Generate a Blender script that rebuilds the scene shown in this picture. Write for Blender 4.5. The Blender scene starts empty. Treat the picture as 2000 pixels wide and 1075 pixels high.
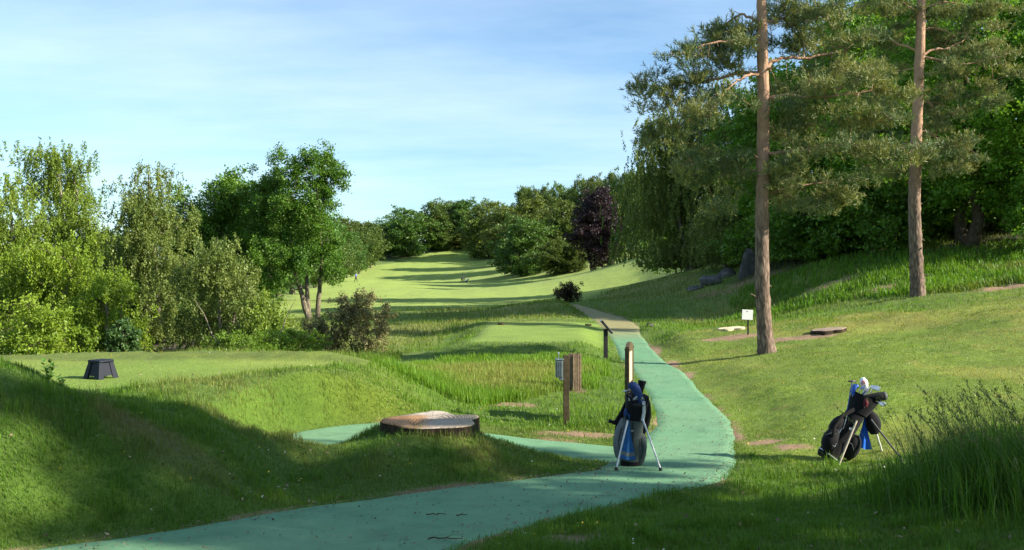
import bpy, math, random
import numpy as np
from mathutils import Vector, Matrix
S = bpy.context.scene
COL = S.collection
F = 1732.0; CX, CY = 1000.0, 537.5
R = math.radians
RNG = np.random.default_rng(11)
random.seed(5)

# ------------------------------------------------------------------ helpers
def tag(o, label=None, cat=None, group=None, kind=None):
    if label: o['label'] = label
    if cat: o['category'] = cat
    if group: o['group'] = group
    if kind: o['kind'] = kind
    return o

def link(name, me, mat=None, parent=None):
    o = bpy.data.objects.new(name, me)
    COL.objects.link(o)
    if mat is not None and me is not None:
        ms = mat if isinstance(mat, (list, tuple)) else [mat]
        for m in ms: me.materials.append(m)
    if parent is not None: o.parent = parent
    return o

def empty(name, loc, rz=0.0):
    o = bpy.data.objects.new(name, None)
    o.empty_display_size = 0.2
    o.location = loc; o.rotation_euler = (0, 0, rz)
    COL.objects.link(o)
    return o

def copy_tree(o, parent=None):
    c = o.copy(); COL.objects.link(c)
    if parent is not None: c.parent = parent
    for ch in [k for k in bpy.data.objects if k.parent == o]:
        copy_tree(ch, c)
    return c

def np_mesh(name, V, Fc, smooth=False):
    V = np.ascontiguousarray(V, dtype=np.float32); Fc = np.ascontiguousarray(Fc, dtype=np.int32)
    k = Fc.shape[1]; m = Fc.shape[0]
    me = bpy.data.meshes.new(name)
    me.vertices.add(len(V)); me.vertices.foreach_set('co', V.ravel())
    me.loops.add(m * k); me.loops.foreach_set('vertex_index', Fc.ravel())
    me.polygons.add(m)
    me.polygons.foreach_set('loop_start', np.arange(0, m * k, k, dtype=np.int32))
    if smooth: me.polygons.foreach_set('use_smooth', np.ones(m, dtype=bool))
    else: me.polygons.foreach_set('use_smooth', np.zeros(m, dtype=bool))
    me.update(calc_edges=True)
    return me

def add_float(me, name, arr, domain='FACE'):
    a = me.attributes.new(name, 'FLOAT', domain)
    a.data.foreach_set('value', np.ascontiguousarray(arr, dtype=np.float32))

def add_col(me, name, rgb, domain='POINT'):
    a = me.attributes.new(name, 'FLOAT_COLOR', domain)
    c = np.ones((len(rgb), 4), dtype=np.float32); c[:, :3] = rgb
    a.data.foreach_set('color', c.ravel())

class MB:
    """collects boxes, tubes, lathes, lofts and links them as one mesh"""
    def __init__(s): s.v = []; s.f = []; s.sm = []; s.mi = []; s.cur = 0
    def add(s, vs, fs, smooth=False):
        b = len(s.v); s.v += [tuple(map(float, p)) for p in vs]
        for f in fs: s.f.append([b + i for i in f]); s.sm.append(smooth); s.mi.append(s.cur)
        return s
    def box(s, c, d, rot=None):
        dx, dy, dz = d[0] / 2, d[1] / 2, d[2] / 2
        P = [Vector((x, y, z)) for z in (-dz, dz) for y in (-dy, dy) for x in (-dx, dx)]
        if rot is not None: P = [rot @ p for p in P]
        c = Vector(c)
        return s.add([p + c for p in P], [(0, 2, 3, 1), (4, 5, 7, 6), (0, 1, 5, 4), (2, 6, 7, 3), (0, 4, 6, 2), (1, 3, 7, 5)])
    def loft(s, rings, cap=True, smooth=True):
        n = len(rings[0]); vs = [p for r in rings for p in r]; fs = []
        for i in range(len(rings) - 1):
            for j in range(n):
                k = (j + 1) % n
                fs.append((i * n + j, i * n + k, (i + 1) * n + k, (i + 1) * n + j))
        s.add(vs, fs, smooth)
        if cap:
            s.add(rings[0], [tuple(range(n))[::-1]]); s.add(rings[-1], [tuple(range(n))])
        return s
    def tube(s, pts, rad, n=8, cap=True, squash=1.0):
        V, _ = tube_np(np.array([tuple(p) for p in pts], float), np.array(rad if hasattr(rad, '__len__') else [rad] * len(pts), float), n, squash)
        return s.loft([V[i * n:(i + 1) * n] for i in range(len(pts))], cap)
    def build(s, name, mat, parent=None, bevel=0.0, sub=0):
        me = bpy.data.meshes.new(name); me.from_pydata(s.v, [], s.f)
        me.polygons.foreach_set('use_smooth', s.sm)
        me.polygons.foreach_set('material_index', s.mi)
        me.update()
        o = link(name, me, mat, parent)
        if bevel > 0:
            b = o.modifiers.new('bevel', 'BEVEL'); b.width = bevel; b.segments = 2; b.limit_method = 'ANGLE'
        if sub:
            b = o.modifiers.new('sub', 'SUBSURF'); b.levels = sub; b.render_levels = sub
        return o

def tube_np(P, r, n=6, squash=1.0):
    P = np.asarray(P, float); m = len(P)
    T = np.gradient(P, axis=0); T /= np.linalg.norm(T, axis=1, keepdims=True) + 1e-9
    up = np.array([0, 0, 1.0]) if abs(T[0, 2]) < 0.9 else np.array([1.0, 0, 0])
    A = np.cross(T, up); A /= np.linalg.norm(A, axis=1, keepdims=True) + 1e-9
    B = np.cross(T, A)
    th = np.linspace(0, 2 * np.pi, n, endpoint=False)
    V = P[:, None, :] + r[:, None, None] * (np.cos(th)[None, :, None] * A[:, None, :] + squash * np.sin(th)[None, :, None] * B[:, None, :])
    V = V.reshape(-1, 3)
    i = np.arange(m - 1)[:, None] * n; j = np.arange(n)[None, :]; k = (j + 1) % n
    Fc = np.stack([i + j, i + n + j, i + n + k, i + k], -1).reshape(-1, 4)
    return V, Fc

class TubeSet:
    def __init__(s): s.V = []; s.F = []; s.n = 0
    def add(s, P, r, n=6):
        V, Fc = tube_np(P, np.asarray(r, float), n); s.V.append(V); s.F.append(Fc + s.n); s.n += len(V)
    def mesh(s, name): return np_mesh(name, np.concatenate(s.V), np.concatenate(s.F), True)

# ------------------------------------------------------------------ terrain
def W(px, py, d): return ((px - CX) / F * d, d, (CY - py) / F * d)
PTS = [W(*p) for p in [
 # spur banks, stump mound
 (842,850,11.5),(842,845,12.0),(700,867,11.7),(640,886,11.5),(980,868,12.0),(1060,893,12.0),(842,905,10.9),(700,925,10.5),(1000,915,11.3),(560,930,10.6),(540,895,11.3),(500,880,11.6),(470,880,11.2),(585,890,11.5),
 (780,848,11.6),(920,850,11.7),(842,862,11.25),(760,862,11.3),(930,868,11.4),(842,836,12.5),(760,836,12.3),(920,838,12.3),
 # left mound
 (0,720,9.3),(100,757,9.3),(150,777,9.3),(250,832,9.3),(330,865,9.5),(420,897,9.7),(500,915,10.1),(0,860,8.3),(100,955,8.1),(200,950,8.4),(300,930,8.7),(400,950,9.0),(470,960,9.4),(0,1040,7.6),(-200,850,8.6),(-200,690,10),
 # left tee
 (0,707,16.4),(198,738,13.7),(350,704,16.5),(690,705,16.2),(600,740,13.7),(400,740,13.8),(60,740,12.5),(400,800,11),(200,800,10.4),(500,790,11.4),(560,815,12.2),(640,790,13.2),(700,762,14.2),(480,850,10.6),(620,855,13.2),
 (800,772,16.2),(880,802,16),(760,722,18.5),(820,812,14.6),(730,800,14.4),(-300,708,16.5),
 # behind the tee, the valley floor
 (850,720,24),(1000,720,24),(1000,760,19.5),(1105,829,15.5),(1122,766,19.5),(950,800,17),(900,770,19),
 (400,690,23),(0,700,24),(650,702,26),(680,698,32),(300,690,34),(100,690,36),(480,685,34),(-300,690,36),
 (600,625,55),(500,640,47),(750,650,43),(650,600,72),(850,600,64),(750,575,105),(560,590,84),(600,566,118),(640,541,190),
 # second tee
 (965,629,42.5),(1070,628,42.5),(1170,629,42.5),(940,668,30),(1040,668,30),(1150,668,30),(890,690,29),(850,690,33),(830,655,42),(900,630,48),(800,690,30),(1010,700,26),(1120,700,26),
 (1010,595,55),(1062,591,57),(955,606,56),(1000,618,49),(880,612,56),(1085,597,61),(1160,590,66),
 # fairway
 (695,550,216),(905,551,210),(1000,562,135),(870,491,310),(700,520,270),(800,505,300),(960,498,300),(1000,520,240),(1200,545,150),(1240,562,96),(1100,575,88),(950,585,82),(1050,535,190),(1180,527,170),
 # right of the path
 (1330,700,27),(1500,692,25.2),(1440,700,25.6),(1460,655,30),(1425,640,34),(1615,640,29.5),(1560,690,24.6),(1400,740,21),(1480,800,16.5),(1480,860,13.4),(1640,900,12.2),(1760,900,12.0),(1900,860,11.8),
 (1700,760,16.4),(1700,700,21),(1950,780,15),(2000,700,20),(2000,612,26),(1800,650,27),(1793,582,36),(1600,600,40),(1500,600,46),
 (1290,640,41),(1280,600,50),(1200,585,56),(1250,560,66),(1330,560,62),(1400,532,66),(1280,545,80),(1480,525,58),(1560,540,48),(1700,545,43),(1950,520,42),(1450,560,54),
 (1700,400,85),(1500,430,115),(2000,380,75),(1350,470,130),(1250,470,200),(1150,425,330),(1050,430,400),(2300,560,30),(2400,640,22),
 # foreground right
 (1100,1050,7.5),(1430,935,11.2),(1500,1000,8.6),(1900,1050,6.6),(2000,950,8.0),(1700,950,10.4),(1950,900,9.6),(1300,1000,8.7),(1300,1075,7.0),
 # far
 (200,560,200),(100,540,380),(700,500,420),(900,470,420)]]
PTS += [(0,0,-1.75),(0,4,-2.0),(-4,1,-1.5),(5,1,-1.6),(-9,3,-0.6),(-6,5,-0.45),(-12,9,-1.3),(12,2,-1.5),(20,0,-1.3),(25,8,-1.0),(26,-10,-1.0),(10,-10,-1.5),(-10,-10,-1.2),(0,-11,-1.6),
        (40,20,2.0),(60,40,6.0),(80,-5,2.0),(-40,10,-3.0),(-60,40,-4.0),(-120,100,-5.0),(200,200,25),(-500,1500,-5),(500,1500,30),(0,1500,10),(0,700,12),(300,700,35),(-300,700,0),(1500,1500,40),(-1500,1500,-5)]
PTS = np.array(PTS)
def warp(x, y):
    q = np.maximum(y + 14.0, 0.5)
    return np.stack([x / q, np.log(q)], -1)
def _ker(r2): return np.where(r2 > 1e-12, 0.5 * r2 * np.log(r2 + 1e-20), 0.0)
_A = warp(PTS[:, 0], PTS[:, 1]); _n = len(_A)
_K = _ker(((_A[:, None] - _A[None]) ** 2).sum(-1)) + np.eye(_n) * 2e-4
_P = np.concatenate([np.ones((_n, 1)), _A], 1)
_M = np.block([[_K, _P], [_P.T, np.zeros((3, 3))]])
# fit height divided by distance scale so near and far weigh alike
_sc = 1.0
_w = np.linalg.solve(_M, np.concatenate([PTS[:, 2], np.zeros(3)]))
def H0(x, y):
    x = np.asarray(x, float); y = np.asarray(y, float); sh = x.shape
    A = warp(x.ravel(), y.ravel()); out = np.empty(len(A))
    for i in range(0, len(A), 40000):
        a = A[i:i + 40000]
        k = _ker(((a[:, None] - _A[None]) ** 2).sum(-1))
        out[i:i + 40000] = k @ _w[:_n] + _w[_n] + a @ _w[_n + 1:]
    return out.reshape(sh)
def sstep(a, b, x):
    t = np.clip((x - a) / (b - a), 0, 1); return t * t * (3 - 2 * t)
def poly_sd(x, y, poly):
    """signed distance, negative inside"""
    x = np.asarray(x, float); y = np.asarray(y, float)
    d = np.full(x.shape, 1e9); ins = np.zeros(x.shape, bool)
    n = len(poly)
    for i in range(n):
        ax, ay = poly[i]; bx, by = poly[(i + 1) % n]
        ex, ey = bx - ax, by - ay
        t = np.clip(((x - ax) * ex + (y - ay) * ey) / (ex * ex + ey * ey + 1e-12), 0, 1)
        d = np.minimum(d, np.hypot(x - ax - t * ex, y - ay - t * ey))
        c = ((ay > y) != (by > y)) & (x < (bx - ax) * (y - ay) / (by - ay + 1e-12) + ax)
        ins ^= c
    return np.where(ins, -d, d)
TEE2 = [W(962,629,42.5)[:2], W(1174,629,42.5)[:2], W(1172,668,30)[:2], W(925,668,30)[:2]]
TEE1 = [(-14,16.4),(-9.4,16.5),(-6.1,16.6),(-3.1,16.1),(-3.2,15.2),(-4.1,14.2),(-4.9,13.0),(-5.8,12.2),(-7.5,12.0),(-10,12),(-15,12.5)]
def zp(y): return np.interp(y, [0, 10, 12, 14, 17, 22, 28, 35, 42, 50, 57, 66, 80], [-1.8, -2.44, -2.555, -2.60, -2.625, -2.635, -2.62, -2.52, -2.36, -2.16, -1.97, -1.9, -2.2])
def H(x, y):
    x = np.asarray(x, float); y = np.asarray(y, float)
    z = H0(x, y)
    t1 = 1 - sstep(-0.4, 1.9, poly_sd(x, y, TEE1)); z = z * (1 - t1) + t1 * (-1.585)
    t2 = 1 - sstep(-0.2, 1.6, poly_sd(x, y, TEE2)); z = z * (1 - t2) + t2 * -2.26
    if SPURPOLY:
        near = (y < 70) & (y > -4)
        zs = np.interp(x, [-3.3, -2.1, 0.3, 1.6], [-2.37, -2.39, -2.555, -2.59])
        w = (1 - sstep(0.0, 0.55, poly_sd(x, y, SPURPOLY))) * near; z = z * (1 - w) + w * zs
        w = (1 - sstep(0.0, 0.55 + 0.75 * sstep(12.3, 14.0, y), poly_sd(x, y, PATHPOLY))) * near; z = z * (1 - w) + w * zp(y)
    return z
SPURPOLY = []; PATHPOLY = []
def H1(x, y): return float(H(np.array([x]), np.array([y]))[0])
_ds = np.concatenate([np.linspace(3.5, 40, 500), np.geomspace(40.2, 600, 700)])
def at(px, py):
    x = (px - CX) / F * _ds; z = (CY - py) / F * _ds
    g = H(x, _ds) - z
    i = int(np.argmax(g > 0))
    if i == 0: i = len(_ds) - 1 if g[0] <= 0 else 1
    a, b = g[i - 1], g[i]; t = -a / (b - a) if b != a else 0
    d = _ds[i - 1] + t * (_ds[i] - _ds[i - 1]); xx = (px - CX) / F * d
    return np.array([xx, d, H1(xx, d)])

# ------------------------------------------------------------------ path edges
LR = [((1113,596),(1131,596)),((1138,611),(1183,611)),((1148,617),(1216,621)),((1170,634),(1243,634)),((1186,651),(1251,651)),((1197,670),(1264,670)),
 ((1213,700),(1297,704)),((1236,724),(1331,724)),((1257,760),(1364,760)),((1279,802),(1410,806)),((1283,825),(1428,830)),((1262,851),(1433,858)),
 ((1215,880),(1434,890)),((1175,910),(1432,912)),((1140,921),(1420,934)),((1080,928),(1385,945)),((1000,938),(1290,962)),((880,950),(1200,985)),
 ((740,970),(1060,1020)),((600,988),(930,1055)),((400,1022),(800,1110)),((150,1060),(560,1180)),((-200,1110),(200,1290))]
def catmull(P, k=8):
    P = np.asarray(P, float); Q = np.concatenate([[2 * P[0] - P[1]], P, [2 * P[-1] - P[-2]]]); out = []
    for i in range(1, len(Q) - 2):
        for t in np.linspace(0, 1, k, endpoint=False):
            a, b, c, d = Q[i - 1], Q[i], Q[i + 1], Q[i + 2]
            out.append(0.5 * (2 * b + (c - a) * t + (2 * a - 5 * b + 4 * c - d) * t * t + (3 * b - a - 3 * c + d) * t ** 3))
    out.append(P[-1]); return np.array(out)
def at_path(px, py):
    k = (zp(_ds) - (CY - py) / F * _ds) > 0; i = max(1, int(np.argmax(k)))
    g0 = zp(_ds[i - 1]) - (CY - py) / F * _ds[i - 1]; g1 = zp(_ds[i]) - (CY - py) / F * _ds[i]
    d = _ds[i - 1] + (-g0) / (g1 - g0) * (_ds[i] - _ds[i - 1]); return ((px - CX) / F * d, d)
PL = catmull([at_path(*a) for a, b in LR], 10); PR = catmull([at_path(*b) for a, b in LR], 10)
def fbm1(t, seed):
    r = np.random.default_rng(seed).uniform(0, 1, 4096); o = 0; a = 0.5
    for k in (1, 2, 4):
        q = t * k; i = np.floor(q).astype(int); f = q - i; f = f * f * (3 - 2 * f); o = o + a * (r[i % 4096] * (1 - f) + r[(i + 1) % 4096] * f); a *= 0.5
    return o / 0.875
def wob(P, amp, seed):
    rg = np.random.default_rng(seed); s = np.concatenate([[0], np.cumsum(np.hypot(*np.diff(P, axis=0).T))])
    w = amp * 3.2 * (fbm1(s * 0.9, seed) - 0.5) + amp * 1.6 * (fbm1(s * 4.0, seed + 9) - 0.5)
    T = np.gradient(P, axis=0); T /= np.linalg.norm(T, axis=1, keepdims=True)
    return P + np.stack([-T[:, 1], T[:, 0]], 1) * w[:, None]
PL = wob(PL, 0.035, 1); PR = wob(PR, 0.035, 2)
SPC = catmull([(2.3,12.3),(1.3,12.9),(0.3,13.3),(-0.5,13.5),(-1.4,13.75),(-2.1,13.75),(-2.62,13.3),(-2.9,12.75),(-3.05,12.2)], 10)
_T = np.gradient(SPC, axis=0); _T /= np.linalg.norm(_T, axis=1, keepdims=True); _N = np.stack([-_T[:, 1], _T[:, 0]], 1)
SL = wob(SPC + _N * 0.6, 0.03, 3); SR = wob(SPC - _N * 0.6, 0.03, 4)
PATHPOLY = [tuple(p) for p in PL[::3]] + [tuple(p) for p in PR[::-3]]
SPURPOLY = [tuple(p) for p in SL[::3]] + [tuple(p) for p in SR[::-3]]
def path_sd(x, y):
    return np.minimum(poly_sd(x, y, PATHPOLY), poly_sd(x, y, SPURPOLY))

# ------------------------------------------------------------------ noise
def vnoise(x, y, seed=0):
    xi = np.floor(x).astype(np.int64); yi = np.floor(y).astype(np.int64); fx = x - xi; fy = y - yi
    fx = fx * fx * (3 - 2 * fx); fy = fy * fy * (3 - 2 * fy)
    def h(a, b):
        n = (a * 374761393 + b * 668265263 + seed * 982451653) & 0xFFFFFFFF
        n = ((n ^ (n >> 13)) * 1274126177) & 0xFFFFFFFF
        return ((n ^ (n >> 16)) & 0xFFFF) / 65535.0
    return (h(xi, yi) * (1 - fx) + h(xi + 1, yi) * fx) * (1 - fy) + (h(xi, yi + 1) * (1 - fx) + h(xi + 1, yi + 1) * fx) * fy
def fbm(x, y, seed=0, o=4):
    s = 0; a = 0.5
    for i in range(o): s = s + a * vnoise(x * 2 ** i, y * 2 ** i, seed + i); a *= 0.5
    return s / (1 - 0.5 ** o)

# ------------------------------------------------------------------ zones
def wpoly(px): return [tuple(at(*p)[:2]) for p in px]
ROUGHSTRIP = [(-11,28),(-4.0,19.0),(-3.4,23),(-3.7,28),(-3.6,33),(-3.0,38),(-1.8,44.0),(3.9,44.4),(5.0,48),(3.9,57),(3.4,61),(1.0,60.5),(-4,61),(-9,62),(-14,58),(-14,45)]
RIDGE_R = [(4.9,58),(8.2,51),(8.6,44),(9.0,38),(14,38),(17,41),(24,44),(30,52),(22,60),(14,72),(7,72)]
WOODS = [(16,62),(13,56),(20,47),(24,44),(40,42),(60,40),(120,60),(160,180),(120,330),(46,330),(36,220),(30,150),(22,100)]
WOODL = [(-40,20),(-30,28),(-10.5,31),(-9.5,40),(-16,50),(-20,62),(-26,90),(-34,150),(-46,240),(-60,300),(-160,300),(-160,20)]
FAIR = [(-15,55),(-9,61),(-3,60.5),(1.0,60.5),(3.6,63),(9,76),(14,100),(20,140),(30,170),(24,260),(8,318),(-26,318),(-44,270),(-46,230),(-37,180),(-32,140),(-25,100),(-20,70)]
def zones(x, y):
    """soft masks of the kinds of turf"""
    z = {}
    w = (fbm(x / 2.5, y / 2.5, 3) - 0.5)
    k = np.clip(y / 25.0, 0.3, 6)
    z['path'] = path_sd(x, y)
    t1 = poly_sd(x, y, TEE1) + w * 0.6; t2 = poly_sd(x, y, TEE2)
    z['tee'] = np.maximum(1 - sstep(-0.3, 0.3, t1), 1 - sstep(-0.3, 0.5, t2))
    z['fair'] = 1 - sstep(-1.5, 1.5, poly_sd(x, y, FAIR) + w * 3)
    z['rough'] = np.maximum(1 - sstep(-0.6, 0.6, poly_sd(x, y, ROUGHSTRIP) + w * 1.5), 1 - sstep(-0.8, 0.8, poly_sd(x, y, RIDGE_R) + w * 2)) * (1 - z['tee']) * (1 - z['fair'])
    z['rough'] = z['rough'] * (z['path'] > 0.15)
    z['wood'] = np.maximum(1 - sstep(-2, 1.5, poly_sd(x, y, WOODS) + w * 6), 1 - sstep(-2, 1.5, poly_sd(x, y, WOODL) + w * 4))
    z['lawn'] = sstep(11.3, 12.6, y + w) * (1 - sstep(27, 36, y + w * 8)) * sstep(0.4, 1.6, x - 2.4 - np.maximum(0, (y - 13) * 0.04)) 
    return z
SOILS = [at(1130,851), at(1200,853)]
def soil_mask(x, y):
    sd = path_sd(x, y); n = fbm(x * 1.6, y * 1.6, 21); n2 = fbm(x * 5, y * 5, 31)
    edge = (1 - sstep(0.0, 0.22, sd)) * sstep(0.50, 0.70, n)
    # worn verge on the right edge of the path beyond the bag
    sdR = np.full(x.shape, 9.0)
    for (cx, cy, rx, ry, a) in SOILP:
        ca, sa = math.cos(a), math.sin(a); u = ((x - cx) * ca + (y - cy) * sa) / rx; v = (-(x - cx) * sa + (y - cy) * ca) / ry
        sdR = np.minimum(sdR, np.hypot(u, v))
    patch = 1 - sstep(0.55, 1.1, sdR + (n2 - 0.5) * 0.9)
    return np.clip(np.maximum(edge * 0.8, patch), 0, 1)
def _soil(px, py, rx, ry, a=0.0):
    p = at(px, py); return (p[0], p[1], rx, ry, a)
SOILP = [_soil(1140,850,0.75,0.32,0.0), _soil(1215,853,0.5,0.25), _soil(1500,862,0.35,0.3), _soil(1545,873,0.4,0.22), _soil(1278,685,0.28,2.4,-0.12), _soil(1312,712,0.30,1.5,-0.2),
         _soil(1342,735,0.22,1.0,-0.25), _soil(1435,850,0.15,0.6), _soil(960,788,1.1,0.35), _soil(1100,1052,0.35,0.28), 
         _soil(1430,660,1.2,0.7), _soil(1560,660,1.4,0.6), _soil(1400,575,1.6,1.2), _soil(1620,560,2.0,1.0), _soil(1720,565,1.6,0.8), _soil(1975,560,1.5,0.8), _soil(1480,545,2.0,1.0)]
# ------------------------------------------------------------------ materials
def new_mat(name):
    m = bpy.data.materials.new(name); m.use_nodes = True
    nt = m.node_tree; nt.nodes.clear()
    out = nt.nodes.new('ShaderNodeOutputMaterial')
    return m, nt, out
def N(nt, t, **kw):
    n = nt.nodes.new(t)
    for k, v in kw.items():
        if k in n.inputs: n.inputs[k].default_value = v
        else: setattr(n, k, v)
    return n
def L(nt, a, b): nt.links.new(a, b)
def ramp(nt, fac, stops):
    r = N(nt, 'ShaderNodeValToRGB'); e = r.color_ramp.elements
    while len(e) < len(stops): e.new(0.5)
    for el, (p, c) in zip(e, stops):
        el.position = p; el.color = (*c, 1) if len(c) == 3 else c
    L(nt, fac, r.inputs[0]); return r.outputs[0]
def noise(nt, scale, detail=4, rough=0.55, vec=None):
    n = N(nt, 'ShaderNodeTexNoise', Scale=scale, Detail=detail, Roughness=rough)
    if vec is not None: L(nt, vec, n.inputs['Vector'])
    return n.outputs['Fac']
def mixc(nt, fac, a, b, mode='MIX'):
    n = N(nt, 'ShaderNodeMix', data_type='RGBA', blend_type=mode)
    for s, v in ((0, fac), (6, a), (7, b)):
        if hasattr(v, 'links'): L(nt, v, n.inputs[s])
        else: n.inputs[s].default_value = v if s == 0 else (*v, 1)
    return n.outputs[2]
def math_(nt, op, a, b=0.0):
    n = N(nt, 'ShaderNodeMath', operation=op)
    for s, v in ((0, a), (1, b)):
        if hasattr(v, 'links'): L(nt, v, n.inputs[s])
        else: n.inputs[s].default_value = v
    return n.outputs[0]
def bump(nt, h, strength=0.5, dist=0.01):
    b = N(nt, 'ShaderNodeBump', Strength=strength, Distance=dist); L(nt, h, b.inputs['Height']); return b.outputs[0]
def pos(nt): return N(nt, 'ShaderNodeNewGeometry').outputs['Position']
def objc(nt): return N(nt, 'ShaderNodeTexCoord').outputs['Object']

def simple(name, col, rough=0.6, metal=0.0, var=0.25, scale=30.0, bmp=0.0, spec=0.4, sheen=0.0):
    m, nt, out = new_mat(name)
    b = N(nt, 'ShaderNodeBsdfPrincipled'); b.inputs['Roughness'].default_value = rough; b.inputs['Metallic'].default_value = metal
    b.inputs['Specular IOR Level'].default_value = spec; b.inputs['Sheen Weight'].default_value = sheen
    f = noise(nt, scale, 5, 0.6, objc(nt))
    c = mixc(nt, ramp(nt, f, [(0.3, (0, 0, 0)), (0.7, (1, 1, 1))]), [v * (1 - var) for v in col], [min(1, v * (1 + var)) for v in col])
    L(nt, c, b.inputs['Base Color'])
    if bmp: L(nt, bump(nt, noise(nt, scale * 3, 4, 0.6, objc(nt)), bmp, 0.004), b.inputs['Normal'])
    L(nt, b.outputs[0], out.inputs[0]); return m

def leaf_mat(name, ca, cb, trans=0.35, rough=0.5, spec=0.3, objvar=0.0):
    m, nt, out = new_mat(name)
    t = N(nt, 'ShaderNodeAttribute', attribute_name='tint').outputs['Fac']
    c = mixc(nt, t, ca, cb)
    if objvar:
        rnd = N(nt, 'ShaderNodeObjectInfo').outputs['Random']
        hs = N(nt, 'ShaderNodeHueSaturation'); L(nt, c, hs.inputs['Color'])
        L(nt, math_(nt, 'ADD', math_(nt, 'MULTIPLY', rnd, objvar * 0.10), 0.5 - objvar * 0.05), hs.inputs['Hue'])
        L(nt, math_(nt, 'ADD', math_(nt, 'MULTIPLY', rnd, objvar * 0.5), 1.0 - objvar * 0.25), hs.inputs['Value'])
        c = hs.outputs[0]
    b = N(nt, 'ShaderNodeBsdfPrincipled'); b.inputs['Roughness'].default_value = rough; b.inputs['Specular IOR Level'].default_value = spec
    L(nt, c, b.inputs['Base Color'])
    tr = N(nt, 'ShaderNodeBsdfTranslucent'); L(nt, mixc(nt, 1.0, c, (1.25, 1.15, 0.55), 'MULTIPLY'), tr.inputs['Color'])
    mx = N(nt, 'ShaderNodeMixShader'); mx.inputs[0].default_value = trans
    L(nt, b.outputs[0], mx.inputs[1]); L(nt, tr.outputs[0], mx.inputs[2]); L(nt, mx.outputs[0], out.inputs[0]); return m

def bark_mat(name, ca, cb, scale=6.0, stretch=4.0, bstr=0.8, upper=None, z0=4.0, z1=7.0):
    m, nt, out = new_mat(name)
    tc = objc(nt)
    mp = N(nt, 'ShaderNodeMapping'); mp.inputs['Scale'].default_value = (scale, scale, scale / stretch); L(nt, tc, mp.inputs[0])
    v = N(nt, 'ShaderNodeTexVoronoi', Scale=1.6); v.feature = 'DISTANCE_TO_EDGE'; L(nt, mp.outputs[0], v.inputs['Vector'])
    n1 = noise(nt, 2.0, 6, 0.65, mp.outputs[0])
    h = math_(nt, 'ADD', math_(nt, 'MULTIPLY', v.outputs['Distance'], 0.8), n1)
    c = mixc(nt, ramp(nt, h, [(0.45, (0, 0, 0)), (0.95, (1, 1, 1))]), ca, cb)
    if upper:
        sx = N(nt, 'ShaderNodeSeparateXYZ'); L(nt, tc, sx.inputs[0])
        zz = math_(nt, 'ADD', sx.outputs[2], math_(nt, 'MULTIPLY', noise(nt, 1.3, 4, 0.6, tc), 2.4))
        f = ramp(nt, math_(nt, 'DIVIDE', math_(nt, 'SUBTRACT', zz, z0), z1 - z0), [(0, (0, 0, 0)), (1, (1, 1, 1))])
        up = mixc(nt, ramp(nt, noise(nt, 5.0, 5, 0.6, tc), [(0.35, (0, 0, 0)), (0.7, (1, 1, 1))]), [k * 0.7 for k in upper], upper)
        c = mixc(nt, f, c, up)
    b = N(nt, 'ShaderNodeBsdfPrincipled', Roughness=0.9); b.inputs['Specular IOR Level'].default_value = 0.15
    L(nt, c, b.inputs['Base Color']); L(nt, bump(nt, h, bstr, 0.03), b.inputs['Normal']); L(nt, b.outputs[0], out.inputs[0]); return m

def ground_mat():
    m, nt, out = new_mat('turf')
    p = pos(nt)
    a = N(nt, 'ShaderNodeAttribute', attribute_name='albedo').outputs['Color']
    n1 = noise(nt, 0.9, 6, 0.62, p); n2 = noise(nt, 14.0, 5, 0.7, p); n3 = noise(nt, 90.0, 3, 0.7, p)
    c = mixc(nt, ramp(nt, n1, [(0.3, (0, 0, 0)), (0.72, (1, 1, 1))]), (0.84, 0.86, 0.82), (1.14, 1.1, 1.1))
    c = mixc(nt, 1.0, a, c, 'MULTIPLY')
    g = mixc(nt, ramp(nt, n2, [(0.25, (0, 0, 0)), (0.75, (1, 1, 1))]), (0.72, 0.74, 0.72), (1.26, 1.22, 1.2))
    c = mixc(nt, 1.0, c, g, 'MULTIPLY')
    g = mixc(nt, ramp(nt, n3, [(0.25, (0, 0, 0)), (0.75, (1, 1, 1))]), (0.66, 0.68, 0.66), (1.3, 1.28, 1.2))
    c = mixc(nt, 1.0, c, g, 'MULTIPLY')
    b = N(nt, 'ShaderNodeBsdfPrincipled', Roughness=0.95); b.inputs['Specular IOR Level'].default_value = 0.1
    b.inputs['Sheen Weight'].default_value = 0.05
    L(nt, c, b.inputs['Base Color'])
    hh = math_(nt, 'ADD', math_(nt, 'MULTIPLY', n2, 1.2), math_(nt, 'MULTIPLY', n3, 0.5))
    L(nt, bump(nt, hh, 0.7, 0.05), b.inputs['Normal']); L(nt, b.outputs[0], out.inputs[0]); return m

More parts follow.
